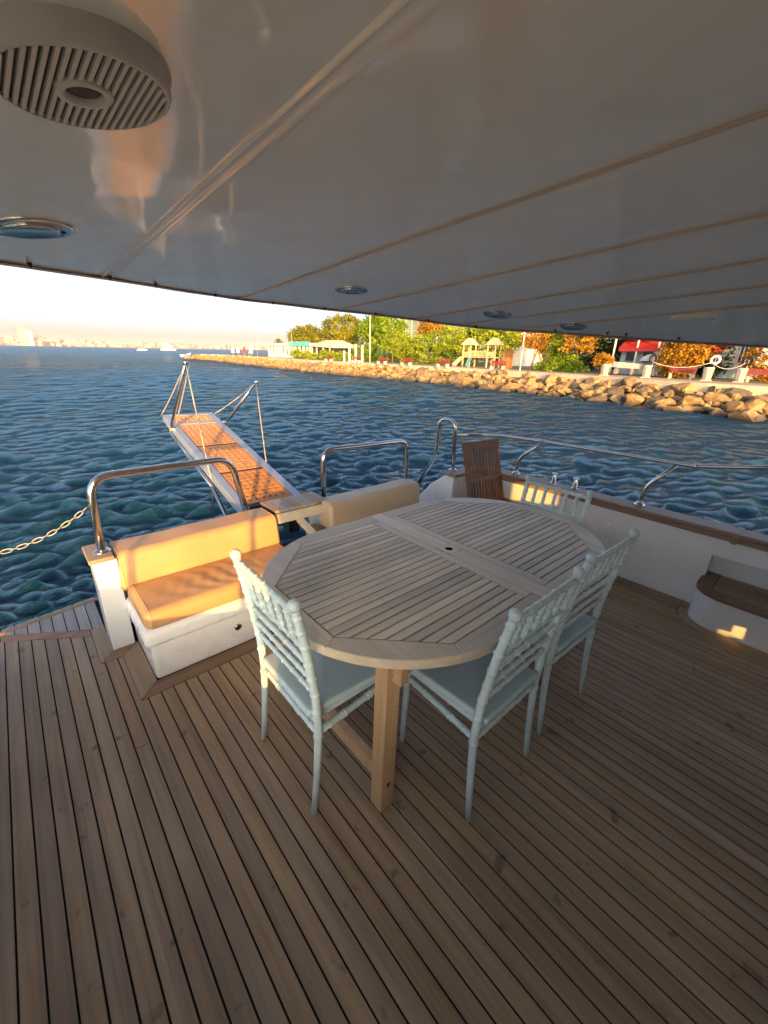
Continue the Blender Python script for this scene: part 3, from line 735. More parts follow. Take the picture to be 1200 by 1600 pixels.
mb.v = [tuple(o_ + n_ * v[2] + Vector((v[0] * .55, v[1], -.1 * (o_.x - 1.48) * v[0] * .55 - .045 * v[1]))) for v in mb.v]
tag(mb.build('ceiling_light', M_ceil, None, True), 'flat oval white ceiling lamp cover at the right', 'ceiling light')

# ------------------------------------------------------------------ cabin behind the camera
M_tint = plain('saloon_bulkhead', (.56, .47, .37), .35, 0, .1, 2)
cb = thing('cabin', 'white saloon cabin behind the camera', 'cabin')
def holed(axis, c0, c1, a0, a1, z0, z1, holes):
    m = MB(); A = sorted({a0, a1, *[h[0] for h in holes], *[h[1] for h in holes]}); Zs = sorted({z0, z1, *[h[2] for h in holes], *[h[3] for h in holes]})
    for i in range(len(A) - 1):
        for j in range(len(Zs) - 1):
            ca, cz = (A[i] + A[i + 1]) / 2, (Zs[j] + Zs[j + 1]) / 2
            if any(h[0] < ca < h[1] and h[2] < cz < h[3] for h in holes): continue
            if axis == 'y': m.box(A[i], A[i + 1], c0, c1, Zs[j], Zs[j + 1])
            else: m.box(c0, c1, A[i], A[i + 1], Zs[j], Zs[j + 1])
    return m
holed('y', -.72, -.64, -.62, 3.6, -.03, 2.25, [(.335, .375, .985, 1.09), (1.74, 2.08, .80, .99), (2.60, 2.69, .105, .18), (2.64, 2.73, .14, .235)]).build('aft_wall', M_tint, cb)  # openings invented and aimed to throw sun patches on chair, bulwark and step
holed('x', -.64, -.60, -9, -.725, -.03, 2.25, [(-6.4, -1.8, 1.0, 1.78)]).build('side_wall', M_gel, cb)
holed('x', 3.56, 3.60, -9, -.725, -.03, 2.25, [(-6.4, -1.8, 1.0, 1.78)]).build('side_wall', M_gel, cb)
MB().box(-.64, -.60, -.722, -.50, .82, 1.14).build('chair_shade_panel', M_gel, cb)  # unseen panel added to shade the back of the left-hand chair
MB().box(-.6, 3.56, -9, -.725, -.03, .0).build('saloon_floor', M_deck, cb)

# ================================================================== TABLE
TX, TY, TZ = 1.50, 1.148, .730
tb = thing('oval_table', 'oval slatted teak dining table with parasol hole', 'table', (TX, TY, 0))
OCT = lambda y: .849 if abs(y) < .207 else .849 - (abs(y) - .207) / (.486 - .207) * (.849 - .557)
NS = 24; pw = .972 / NS
for j in range(NS):
    y0 = -.486 + j * pw + .0031; y1 = -.486 + (j + 1) * pw - .0031
    for s in (-1, 1):
        a, c = OCT(y0) - .004, OCT(y1) - .004
        pts = [(s * .099, y0), (s * a, y0), (s * c, y1), (s * .099, y1)]
        if y0 < -.207 < y1 or y0 < .207 < y1: pts = [(s * .099, y0), (s * a, y0), (s * .845, math.copysign(.207, y0 + y1)), (s * c, y1), (s * .099, y1)]
        MB().prism(pts, TZ - .024, TZ + rnd.uniform(-.0008, .0004), .0016).build('slat', M_tabx, tb)
def outer(a):                                     # rim of the stadium outline at an angle about its end centre
    return (.37 + .58 * math.cos(a), .58 * math.sin(a))
a1 = math.atan2(.207, .479); a2 = math.atan2(.486, .187)
def rim_piece(pts, mat): MB().prism(inset(pts if sum(pts[i][0] * pts[(i + 1) % len(pts)][1] - pts[(i + 1) % len(pts)][0] * pts[i][1] for i in range(len(pts))) > 0 else pts[::-1], .0006), TZ - .034, TZ + .0004, .0035).build('rim_board', mat, tb)
arc = lambda u, v, k=12: [outer(u + (v - u) * i / k) for i in range(k + 1)]
for sx in (-1, 1):
    T_ = lambda p, sy=1: [(sx * x, sy * y) for x, y in p]
    rim_piece(T_([(.849, -.207)] + arc(-a1, a1) + [(.849, .207)]), M_taby)
    for sy in (-1, 1):
        rim_piece(T_([(.849, .207)] + arc(a1, a2) + [(.557, .486)], sy), M_taby)
        rim_piece(T_([(.557, .486)] + arc(a2, math.pi / 2, 6) + [(.049, .58), (.049, .486)], sy), M_tabx)
    MB().prism([(sx * .0495, -.4855), (sx * .0955, -.4855), (sx * .0955, .4855), (sx * .0495, .4855)], TZ - .026, TZ, .0012).build('inner_rail', M_taby, tb)
# centre board with the parasol hole
V = []; F = []; NH = 24
def rect_pt(a):
    c, s = math.cos(a), math.sin(a); k = min(.047 / max(abs(c), 1e-6), .047 / max(abs(s), 1e-6)); return (c * k, s * k)
for z in (TZ + .0002, TZ - .03):
    for k in range(NH): a = 2 * math.pi * (k + .5) / NH; V.append((*rect_pt(a), z))
    for k in range(NH): a = 2 * math.pi * (k + .5) / NH; V.append((.021 * math.cos(a), .021 * math.sin(a), z))
for k in range(NH):
    q = (k + 1) % NH
    F += [(k, q, NH + q, NH + k), (2 * NH + k, 3 * NH + k, 3 * NH + q, 2 * NH + q), (NH + k, NH + q, 3 * NH + q, 3 * NH + k)]
m = MB().add(V, F); mesh_obj('centre_block', m.v, m.f, M_taby, tb)
for sy in (-1, 1): MB().prism([(-.047, sy * .0475), (.047, sy * .0475), (.047, sy * .5799), (-.047, sy * .5799)], TZ - .032, TZ + .0002, .0012).build('centre_board', M_taby, tb)
MB().tube([(0, 0, TZ - .03), (0, 0, TZ - .003)], .0206, 24, caps=False).build('hole_sleeve', M_black, tb)
ring = [outer(-math.pi / 2 + math.pi * i / 24) for i in range(25)]; ring += [(-x, -y) for x, y in ring]
MB().prism([(x * .93, y * .90) for x, y in ring], TZ - .0305, TZ - .0255).build('gap_shade_panel', M_caulk, tb)  # black sheet added to put dark shade behind the slat gaps
for s in (-1, 1):
    MB().box(-.72, .72, s * .30 - .015, s * .30 + .015, TZ - .10, TZ - .036, .003).build('apron', M_leg, tb)
    MB().box(s * .735 - .018, s * .735 + .018, -.34, .34, .10, .165, .003).build('lower_rail', M_leg, tb)
    MB().box(s * .735 - .018, s * .735 + .018, -.44, .44, TZ - .105, TZ - .036, .003).build('top_rail', M_leg, tb)
    for sy in (-1, 1):
        MB().box(s * .745 - .032, s * .745 + .032, sy * .372 - .030, sy * .372 + .030, 0, TZ - .036 - .0015, .003).build('leg', M_leg, tb)
        mb = MB(); x0 = s * .665
        poly = [(sy * .345, .60), (sy * .395, .60), (sy * .395, TZ - .040), (sy * .20, TZ - .040)]
        mb.prism(poly, x0 - .014, x0 + .014); mb.v = [(v[2], v[0], v[1]) for v in mb.v]; mb.build('bracket', M_leg, tb)
        for zz in (TZ - .085, .13): MB().lathe([(.009, 0), (.009, .003), (.005, .004)], (s * .745 + .0, sy * .372 - sy * 0 + (-.030 if sy < 0 else .030), zz), (0, -1 if sy < 0 else 1, 0), 10).build('bolt', M_black, tb, True)

# ================================================================== MINT CHAIRS
def ringed(a, c, r, rings, rr=.0035, n=12, taper=None, bend=None):
    """a turned bamboo-look stick from a to c with raised rings at the given fractions"""
    a, c = Vector(a), Vector(c); L = (c - a).length; st_ = [(0.0, r), (1.0, r)]
    for t in rings:
        d = .0022 / L
        st_ += [(t - 2.2 * d, r), (t - d, r + rr), (t + d, r + rr), (t + 2.2 * d, r)]
    for i in range(1, 7): st_.append((i / 7 + .0007, r * (1 - .0)))
    for t in rings: st_ += [(t - 4.2 * .0022 / L, r), (t + 4.2 * .0022 / L, r)]
    st_ = sorted(x for x in st_ if 0 <= x[0] <= 1)
    P, Q = [], []
    for t, q in st_:
        p = a.lerp(c, t)
        if bend: p = bend(t, p)
        P.append(p); Q.append(q * (taper(t) if taper else 1))
    return MB().tube(P, Q, n)
def post_xy(z):                       # the bowed rear post: y offset by height
    return float(np.interp(z, [0, .2, .40, .55, .75, .95], [0, .020, .030, .022, -.006, -.045]))
def make_chair():
    t = empty('side_chair'); bw = .206
    for s in (-1, 1):
        ZT = .925
        bend = lambda u, p: Vector((p.x, post_xy(u * ZT), u * ZT))
        mb = ringed((s * bw, 0, 0), (s * bw, 0, ZT), .0152, [.40, .53, .615, .69, .76, .84, .905, .965], .0035, 12, lambda u: .74 + .26 * min(1, u / .38), bend)
        o = mb.build('back_post', M_mint, t, True)
        MB().lathe([(.0150, -.006), (.0190, .002), (.0210, .011), (.0195, .021), (.012, .028), (.003, .031)], (s * bw, post_xy(ZT) , ZT), (0, -.12, 1), 14).build('finial', M_mint, o, True)
        ringed((s * .165, .405, 0), (s * .178, .385, .438), .0142, [.72, .80], .003, 12, lambda u: .78 + .22 * u).build('front_leg', M_mint, t, True)
        ringed((s * (bw - .004), .030, .385), (s * .176, .388, .385), .0125, [.14, .3, .34, .66, .7, .86], .003, 10).build('stretcher', M_mint, t, True)
    def cross(z, r, rings, name, yoff=0):
        return ringed((-bw, post_xy(z) + yoff, z), (bw, post_xy(z) + yoff, z), r, rings, .0026, 10).build(name, M_mint, t, True)
    cross(.905, .0122, [.1, .23, .36, .5, .64, .77, .9], 'top_rail')
    cross(.765, .0105, [.1, .23, .36, .5, .64, .77, .9], 'back_rail')
    for z in (.70, .635, .57): cross(z, .0098, [.08, .2, .35, .5, .65, .8, .92], 'back_rung')
    cross(.385, .0118, [.12, .3, .34, .66, .7, .88], 'stretcher')
    ringed((-.176, .388, .385), (.176, .388, .385), .0125, [.12, .3, .34, .66, .7, .88], .003, 10).build('stretcher', M_mint, t, True)
    for i in range(5):
        x = -.137 + i * .0685
        ringed((x, post_xy(.77), .77), (x, post_xy(.90), .90), .0105, [.18, .4, .62, .84], .0026, 9).build('spindle', M_mint, t, True)
    # seat: a slightly dished slab, rounded, wider in front
    def fn(q):
        x, y, z = q; u = (y + .205) / .41
        return [x * (.93 + .10 * u), y, z - .006 * (1 - (x / .2) ** 2) * (1 - (y / .21) ** 2) * (1 if z > 0 else 0)]
    MB().rbox((0, .212, .452), (.192, .205, .017), .014, 3, (10, 10, 1), fn).build('seat', M_mintpad, t, True)
    MB().rbox((0, .212, .424), (.178, .188, .012), .006, 1).build('seat_frame', M_mint, t)
    return t
ch0 = make_chair()
CH = [((.533, 1.117, 0), -90, 'mint green chair at the left end of the table by the sunlit bench', (1, 1, 1)),
      ((1.170, .516, 0), 0, 'mint green chair nearest the camera on the near side of the table', (1, 1, 1)),
      ((1.732, .528, 0), -2, 'mint green chair on the near side toward the white bulwark', (1, 1, 1)),
      ((2.478, 1.115, 0), 90, 'mint green chair at the far right end of the table', (1, 1, .955))]
for i, (loc, rz, lab, scl) in enumerate(CH):
    o = ch0 if i == 0 else copy_tree(ch0)
    o.location = loc; o.rotation_euler = (0, 0, R(rz)); o.scale = scl
    tag(o, lab, 'chair', 'mint chairs around the table')

# ------------------------------------------------------------------ dark teak folding chair
tc = thing('folding_chair', 'dark teak slatted folding chair in the far corner by the bulwark', 'chair', (3.215, 2.075, 0), R(-8))
def on_back(x, s, d=0):               # along the raked back: s metres up from the seat line
    return (x, s * math.sin(R(17)) + d * math.cos(R(17)), .37 + s * math.cos(R(17)) - d * math.sin(R(17)))
def bbox_back(x0, x1, s0, s1, d0, d1, name, mat):
    v = [on_back(x, s, d) for x in (x0, x1) for d in (d0, d1) for s in (s0, s1)]
    MB().add(v, [(0, 1, 3, 2), (4, 6, 7, 5), (0, 4, 5, 1), (2, 3, 7, 6), (0, 2, 6, 4), (1, 5, 7, 3)]).build(name, mat, tc)
for s in (-1, 1):
    bbox_back(s * .212 - .018, s * .212 + .018, -.40, .555, -.011, .011, 'stile', M_dark)
    MB().tube([(s * .175, -.38, .36), (s * .175, .15, .01)], .016, 4).build('leg', M_dark, tc)
bbox_back(-.232, .232, .50, .57, -.014, .014, 'top_rail', M_dark); bbox_back(-.194, .194, .20, .235, -.010, .010, 'middle_rail', M_dark); bbox_back(-.194, .194, -.02, .02, -.010, .010, 'bottom_rail', M_dark)
for i in range(10):
    x = -.176 + i * .0391; bbox_back(x - .0115, x + .0115, .0205, .1995, -.006, .006, 'back_slat', M_dark); bbox_back(x - .0115, x + .0115, .2355, .4995, -.006, .006, 'back_slat', M_dark)
for i in range(11): MB().box(-.19, .19, -.40 + i * .036, -.40 + i * .036 + .030, .345, .365, .002).build('seat_slat', M_darky, tc)
for s in (-1, 1): MB().box(s * .205 - .014, s * .205 + .014, -.41, .0, .335, .372, .003).build('seat_rail', M_darky, tc)

# ================================================================== SHORE
for o in list(bpy.data.objects):
    if o.parent is None and o.name not in ('camera', 'sun', 'sea'): o.matrix_basis = HEEL @ o.matrix_basis
fw, rt2, up2 = AX_SEA
XS = .83
def at_x(px, py, x):
    d = ray(px, py); t = x * XS / d.x
    return Vector((d.x * t, d.y * t, CAM_H + d.z * t))
SHORE0 = set(bpy.data.objects.keys())
GZ = .30
SH = [(-60, 26.5), (-10, 25.6), (2.2, 25.5), (4.6, 25.5), (7.4, 26.1), (12.2, 27.6), (17.2, 28.6), (25, 29.9), (33.3, 30.0), (45.7, 30.3), (55, 31.0), (69.6, 33.0), (83, 35.2), (100, 37.6), (110, 37.2), (118, 36.6)]
def shx(y): return float(np.interp(y, [a for a, _ in SH], [b for _, b in SH]))
M_pave = plain('promenade_paving', (.42, .33, .23), .8, 0, .15, 1.2, .2)
M_lawn = plain('lawn_ground', (.17, .16, .06), .9, 0, .35, .8, .4)
M_kerb = plain('kerb_stone', (.52, .42, .30), .8, 0, .15, 3)
M_rock = None
def rock_mat():
    m = bpy.data.materials.new('boulder_stone'); nt, b, nn, ln = nodes(m)
    n1 = noise(nt, mapped(nt, (1, 1, 1), True), 2.2, 6, .65)
    r = ramp(nt, [(.25, (.085, .058, .03)), (.5, (.25, .19, .10)), (.8, (.44, .36, .23))]); ln(n1.outputs[0], r.inputs[0])
    oi = nn('ObjectInfo'); r2 = ramp(nt, [(0, (.48, .48, .52)), (.35, (.9, .85, .76)), (.7, (1.22, .96, .60)), (1, (1.15, 1.1, 1))]); ln(oi.outputs['Random'], r2.inputs[0])
    c = mix(nt, 1.0, r.outputs[0], r2.outputs[0], 'MULTIPLY')
    ge = nn('NewGeometry'); sx = nn('SeparateXYZ'); ln(ge.outputs['Position'], sx.inputs[0])     # wet, weed-stained stone near the waterline
    mr = nn('MapRange'); mr.inputs[1].default_value = SEA + .05; mr.inputs[2].default_value = SEA + .38; ln(sx.outputs['Z'], mr.inputs[0])
    c = mix(nt, mr.outputs[0], (.045, .035, .022), c)
    ln(c, b.inputs['Base Color']); b.inputs['Roughness'].default_value = .75
    bump(nt, b, noise(nt, mapped(nt, (1, 1, 1), True), 5, 6, .7).outputs[0], .6, .08); return m
M_rock = rock_mat()
def strip(name, ya, yb, o0, o1, z, mat, ny=60, skirt=0):
    V = []; F = []
    for i in range(ny + 1):
        y = ya + (yb - ya) * i / ny
        V += [(shx(y) + o0, y, z), (shx(y) + o1, y, z)]
    for i in range(ny): F.append((2 * i, 2 * i + 1, 2 * i + 3, 2 * i + 2))
    return struct(mesh_obj(name, V, F, mat))
# ground sheet: the land behind the sea wall, reaching far inland
V = []; F = []; ny = 80; offs = [2.6, 3.3, 8, 30, 120, 600, 3000]; zo = [-2.2, GZ - .02, GZ - .01, GZ, GZ + .6, GZ + 4, GZ + 10]
for i in range(ny + 1):
    y = -60 + 179 * i / ny
    for o_, z in zip(offs, zo): V.append((shx(y) + o_, y + (o_ * .25 if i == ny else 0) - (o_ * 1.2 if i == 0 else 0), z))
K = len(offs)
for i in range(ny):
    for k in range(K - 1): F.append((i * K + k, i * K + k + 1, (i + 1) * K + k + 1, (i + 1) * K + k))
for k in range(K - 1):
    pass
n0 = len(V)
for k in range(K): V.append((V[ny * K + k][0], V[ny * K + k][1] + 1.5, -2.2))
for k in range(K - 1): F.append((ny * K + k, ny * K + k + 1, n0 + k + 1, n0 + k))
struct(mesh_obj('ground', V, F, M_lawn))
strip('promenade', -55, 115, 3.35, 6.6, GZ + .012, M_pave)
V = []; F = []
for i in range(91):
    y = -55 + 170 * i / 90; x = shx(y) + 3.1
    V += [(x, y, GZ - .45), (x, y, GZ + .03), (x + .35, y, GZ + .03), (x + .35, y, GZ)]
for i in range(90):
    for k in range(3): F.append((4 * i + k, 4 * i + k + 1, 4 * i + k + 5, 4 * i + k + 4))
struct(mesh_obj('kerb', V, F, M_kerb))

# boulders of the revetment
import bmesh
rock_me = []
for q in range(14):
    bm = bmesh.new(); bmesh.ops.create_icosphere(bm, subdivisions=3, radius=1.0); g = random.Random(100 + q)
    planes = [(Vector((g.gauss(0, 1), g.gauss(0, 1), g.gauss(0, 1))).normalized(), g.uniform(.45, .80)) for _ in range(13)]
    sx_, sy_, sz_ = g.uniform(.9, 1.25), g.uniform(.9, 1.4), g.uniform(.62, .9)
    for v in bm.verts:
        p = v.co.copy()
        for nn_, d in planes:
            e = p.dot(nn_) - d
            if e > 0: p -= nn_ * e
        v.co = Vector((p.x * sx_, p.y * sy_, p.z * sz_)) + Vector((g.gauss(0, .006), g.gauss(0, .006), g.gauss(0, .006)))
    bmesh.ops.dissolve_limit(bm, angle_limit=R(12), verts=bm.verts, edges=bm.edges)
    bmesh.ops.triangulate(bm, faces=bm.faces)
    me = bpy.data.meshes.new('rock'); bm.to_mesh(me); bm.free(); me.materials.append(M_rock); rock_me.append(me)
rv = thing('rock_revetment', 'sloping bank of orange sunlit boulders along the promenade', 'rock bank', (28, 10, SEA))
slots = []; y = -3.0
while y < 118:
    far = min(1.0, max(0, (y - 10) / 90)); step = .66 + .12 * far
    x0 = shx(y); ncol = 8
    for c in range(ncol):
        u = (c + rnd.uniform(.15, .85)) / ncol
        slots.append((x0 - .2 + u * 3.7, y + rnd.uniform(-.4, .4), SEA - .30 + u * 1.33 + rnd.uniform(-.14, .10), rnd.choice((.27, .33, .40, .48, .60, .80)) * (1.1 if c < 3 else .8)))
    y += step
slots.sort(key=lambda s: -s[3] / math.hypot(s[0], s[1]) if s[1] > 1.5 else 1)
SV, SF = [], []
for i, (x, y, z, s) in enumerate(slots):
    q = rock_me[rnd.randrange(14)]; rot = (rnd.uniform(-.35, .35), rnd.uniform(-.5, .2), rnd.uniform(0, 6.28))
    if i < 290:
        o = bpy.data.objects.new('rock', q); C.objects.link(o); o.parent = rv
        o.location = (x - 28, y - 10, z - SEA); o.rotation_euler = rot; o.scale = (s, s * rnd.uniform(.8, 1.2), s)
    else:
        Mx = Matrix.Translation((x - 28, y - 10, z - SEA)) @ Matrix.Rotation(rot[2], 4, 'Z') @ Matrix.Rotation(rot[0], 4, 'X') @ Matrix.Diagonal((s, s, s, 1)); n0 = len(SV)
        SV += [tuple(Mx @ v.co) for v in q.vertices]; SF += [tuple(k + n0 for k in p.vertices) for p in q.polygons]
mesh_obj('far_rocks', SV, SF, M_rock, rv)['kind'] = 'stuff'
V = []; F = []; g = random.Random(3)
for i in range(241):
    y = -8 + 125 * i / 240
    for k in range(9): u = k / 8; V.append((shx(y) + .1 + u * 3.3 - 28 + g.uniform(-.1, .1), y - 10 + g.uniform(-.15, .15), -.75 + u * 1.6 + g.uniform(-.18, .12)))
for i in range(240):
    for k in range(8): F.append((i * 9 + k, i * 9 + k + 1, (i + 1) * 9 + k + 1, (i + 1) * 9 + k))
mesh_obj('rubble_core', V, F, M_rock, rv)

# ------------------------------------------------------------------ foliage
def leaf_mat(name, cols, trans=.35):
    m = bpy.data.materials.new(name); nt, b, nn, ln = nodes(m)
    at = nn('Attribute', attribute_name='tint'); r = ramp(nt, [(i / (len(cols) - 1), c) for i, c in enumerate(cols)]); ln(at.outputs['Fac'], r.inputs[0])
    ln(r.outputs[0], b.inputs['Base Color']); b.inputs['Roughness'].default_value = .6; b.inputs['Specular IOR Level'].default_value = .25
    tr = nn('BsdfTranslucent'); ln(r.outputs[0], tr.inputs[0]); mx = nn('MixShader'); mx.inputs[0].default_value = trans
    out = nt.nodes['Material Output']; ln(b.outputs[0], mx.inputs[1]); ln(tr.outputs[0], mx.inputs[2]); ln(mx.outputs[0], out.inputs[0]); return m
L_green = leaf_mat('leaves_bright_green', [(.07, .14, .010), (.18, .30, .018), (.32, .42, .03)])
L_olive = leaf_mat('leaves_olive', [(.08, .10, .012), (.22, .24, .02), (.36, .34, .03)])
L_dark = leaf_mat('leaves_dark_green', [(.018, .035, .010), (.05, .075, .018), (.09, .11, .02)])
L_orange = leaf_mat('leaves_orange', [(.16, .08, .010), (.44, .22, .020), (.58, .36, .03)])
L_red = leaf_mat('leaves_red', [(.14, .03, .010), (.36, .08, .018), (.45, .14, .03)])
L_yel = leaf_mat('leaves_yellow_green', [(.09, .15, .012), (.24, .33, .02), (.38, .44, .03)])
M_bark = plain('bark', (.16, .10, .06), .9, 0, .3, 6, .6)
def foliage(name, blobs, leaf, nclump, nleaf, mat, parent, seed, box=False, csize=.5):
    """many leaf-sized faces gathered in clumps through the volume of a few blobs"""
    g = np.random.default_rng(seed); tot = sum(b_[3] * b_[4] * b_[5] for b_ in blobs); VV = []; TT = []
    for (cx, cy, cz, rx, ry, rz) in blobs:
        nc = max(4, int(nclump * (rx * ry * rz) / tot))
        if box: P = g.uniform(-1, 1, (nc, 3)); P /= np.maximum(1e-6, np.abs(P).max(1, keepdims=True)); P *= g.uniform(.72, 1, (nc, 1))
        else:
            P = g.normal(size=(nc, 3)); P /= np.linalg.norm(P, axis=1, keepdims=True); P *= g.uniform(.45, 1.02, (nc, 1)) ** .6
        ctr = P * [rx, ry, rz] + [cx, cy, cz]; tint = g.uniform(.05, .95, nc)
        for c, t in zip(ctr, tint):
            cs = csize * g.uniform(.6, 1.3)
            q = g.normal(size=(nleaf, 3)) * cs * [.55, .55, .38] + c
            nrm = g.normal(size=(nleaf, 3)) + [0, 0, .5]; nrm /= np.linalg.norm(nrm, axis=1, keepdims=True)
            a = np.cross(nrm, g.normal(size=(nleaf, 3))); a /= np.linalg.norm(a, axis=1, keepdims=True); b_ = np.cross(nrm, a)
            s = leaf * g.uniform(.6, 1.3, (nleaf, 1)); a *= s; b_ *= s * .62
            VV.append(np.stack([q - a, q - b_ * .9, q + a, q + b_ * .9], 1)); TT.append(np.clip(t + g.normal(0, .14, nleaf), 0, 1))
    V = np.concatenate(VV).reshape(-1, 3).astype(np.float32); T = np.concatenate(TT).astype(np.float32); nf = len(T)
    me = bpy.data.meshes.new(name); me.vertices.add(len(V)); me.vertices.foreach_set('co', V.ravel()); me.loops.add(nf * 4); me.loops.foreach_set('vertex_index', np.arange(nf * 4, dtype=np.int32))
    me.polygons.add(nf); me.polygons.foreach_set('loop_start', np.arange(0, nf * 4, 4, dtype=np.int32)); me.update(calc_edges=True)
    at = me.attributes.new('tint', 'FLOAT', 'FACE'); at.data.foreach_set('value', T)
    me.materials.append(mat); o = bpy.data.objects.new(name, me); C.objects.link(o); o.parent = parent; return o
def trunk(parent, h, r, limbs, seed, lean=0):
    g = random.Random(seed); m = MB()
    m.tube([(0, 0, -.2), (lean * .3, .05, h * .4), (lean, 0, h)], [r, r * .8, r * .6], 8)
    for i in range(limbs):
        a = g.uniform(0, 6.28); l = g.uniform(.5, 1) * h * .7; z0 = h * g.uniform(.7, 1)
        m.tube([(lean * z0 / h, 0, z0), (lean + math.cos(a) * l * .5, math.sin(a) * l * .5, z0 + l * .4), (lean + math.cos(a) * l, math.sin(a) * l, z0 + l * .75)], [r * .5, r * .35, r * .15], 6)
    return m.build('trunk', M_bark, parent, True)
def tree(label, px, py, X, blobs, mat, nclump, nleaf, leaf, h, seed, csize=.6, cat='tree', group='trees behind the promenade', box=False, name='tree', tr=.18):
    p = at_x(px, py, X); t = thing(name, label, cat, (p.x, p.y, GZ - .02), 0, group)
    if h: trunk(t, h, tr, 5, seed)
    foliage('crown', blobs, leaf, nclump, nleaf, mat, t, seed, box, csize); return t
tree('large bright green tree behind the lamp post with round sign', 600, 565, 55, [(0, 0, 5.6, 3.2, 5.4, 2.9), (-.5, -3.6, 4.2, 2.4, 2.8, 2.0), (0, 3.6, 5.2, 2.6, 3.0, 2.3), (0, .4, 8.2, 2.2, 3.4, 1.5)], L_green, 330, 46, .20, 3.2, 3, .75, tr=.3)
tree('rounded golden olive tree left of the bright green tree', 535, 560, 60, [(0, 0, 6.0, 4.0, 6.2, 3.4), (0, 4.5, 4.4, 3, 4.5, 2.4), (0, -3, 4.2, 3, 4, 2.3)], L_olive, 330, 46, .22, 3.0, 4, .8, tr=.3)
tree('low spreading olive tree above the cafe roof', 482, 560, 64, [(0, 0, 5.6, 3.4, 6.4, 2.2), (0, 5.0, 4.8, 2.6, 4.2, 1.8)], L_olive, 200, 40, .24, 3.0, 5, .8, tr=.28)
tree('orange leaved tree in front of the glass building', 672, 560, 60, [(0, 0, 6.2, 1.8, 2.6, 2.0), (0, 1.4, 5.2, 1.5, 1.6, 1.4)], L_orange, 150, 40, .17, 4.2, 6, .55)
tree('wide mass of yellow green shrubs beside the playground', 668, 572, 52, [(0, 0, 1.6, 2, 7.5, 1.9), (0, -5, 1.9, 2, 3.5, 2.2), (0, 5, 2.0, 2, 3, 2.3), (1, 0, 3.0, 2, 5, 1.6)], L_yel, 330, 40, .17, 0, 7, .6, 'shrub', 'shrubs along the promenade', name='shrub')
tree('small slender tree standing beside the waste bin', 613, 572, 44, [(0, 0, 3.1, 1.2, 1.9, 1.3)], L_yel, 70, 34, .13, 2.2, 8, .4, tr=.09)
tree('dark green bush beneath the bright green tree', 590, 570, 53, [(0, 0, 1.5, 1.8, 6.0, 1.7), (0, 4.5, 1.3, 1.5, 3.5, 1.4)], L_green, 190, 36, .17, 0, 9, .55, 'shrub', 'shrubs along the promenade', name='shrub')
tree('yellow green trees behind the playground towers', 745, 570, 56, [(0, 0, 3.3, 2.2, 7.5, 2.3), (0, -4, 4.6, 2.0, 3.4, 2.0), (0, 5, 4.2, 2, 3, 1.7)], L_yel, 260, 40, .2, 2.0, 10, .65)
tree('clipped orange tree beside the small round sign post', 832, 577, 43, [(0, 0, 3.35, .95, 1.25, 1.05)], L_orange, 110, 40, .11, 2.4, 11, .32, box=True, tr=.07, group='clipped orange trees')
tree('clipped orange tree next to the dark trees', 898, 580, 43, [(0, 0, 3.2, .95, 1.25, 1.15)], L_orange, 110, 40, .11, 2.2, 12, .32, box=True, tr=.07, group='clipped orange trees')
tree('bright yellow green tree between two clipped orange trees', 864, 578, 44, [(0, 0, 2.2, 1.1, 1.2, 2.2), (0, -.8, 1.0, 1.0, 1.4, 1.0)], L_yel, 130, 38, .13, 1.2, 13, .4, tr=.08)
tree('low green hedge plants below the clipped orange trees', 872, 578, 42.5, [(0, 0, .55, .7, 2.8, .6), (0, -1.4, .75, .6, .9, .7)], L_green, 110, 34, .11, 0, 14, .32, 'shrub', 'shrubs along the promenade', name='shrub')
tree('dark evergreen trees left of the red awning kiosk', 938, 582, 49, [(0, 0, 3.4, 1.8, 3.4, 1.9), (0, 1.4, 1.6, 1.5, 2.2, 1.4), (0, -1.6, 1.8, 1.5, 1.6, 1.5)], L_dark, 240, 40, .16, 1.5, 15, .55)
tree('small orange flowering bush beside a pale bin', 938, 586, 40.2, [(0, 0, 1.25, .6, .85, .55)], L_orange, 60, 34, .09, .7, 16, .25, 'shrub', 'shrubs along the promenade', name='shrub', tr=.05)
tree('big golden orange bush beside the kiosk', 1052, 590, 42, [(0, 0, 1.75, 1.3, 1.55, 1.75), (0, -.8, 2.3, 1.2, 1.3, 1.3)], L_orange, 240, 44, .10, .8, 17, .34, 'shrub', 'shrubs along the promenade', name='shrub')
tree('fiery red bush behind the golden bush', 1083, 588, 44, [(0, 0, 2.5, 1.2, 1.2, 1.2), (0, -.9, 3.0, 1, .8, .9)], L_red, 110, 40, .11, 1.0, 18, .34, 'shrub', 'shrubs along the promenade', name='shrub')
tree('dark green bush left of the white house', 1108, 590, 46, [(0, 0, 1.8, 1.4, 1.5, 1.8), (0, 1.6, 1.3, 1.2, 1.6, 1.3)], L_dark, 130, 38, .13, .6, 19, .4, 'shrub', 'shrubs along the promenade', name='shrub')
tree('orange bush at the right frame edge', 1192, 592, 43, [(0, 0, 1.9, 1.3, 1.5, 2.0), (0, -1.3, 2.0, 1.2, 1.2, 2.0)], L_orange, 190, 42, .10, .8, 20, .34, 'shrub', 'shrubs along the promenade', name='shrub')
tree('tall dark tree mass behind the white house', 1140, 588, 58, [(0, 0, 4.2, 2, 6, 2.6), (0, 5, 4.0, 2, 4, 2.4), (0, -6, 4.0, 2, 4, 2.4)], L_dark, 260, 38, .2, 2.0, 21, .7)
tree('distant green trees between the brick pillar and white roof', 805, 575, 62, [(0, 0, 3.6, 2, 4, 3.0), (0, -4, 4.0, 2, 3, 2.6)], L_dark, 170, 38, .2, 2.0, 22, .7)
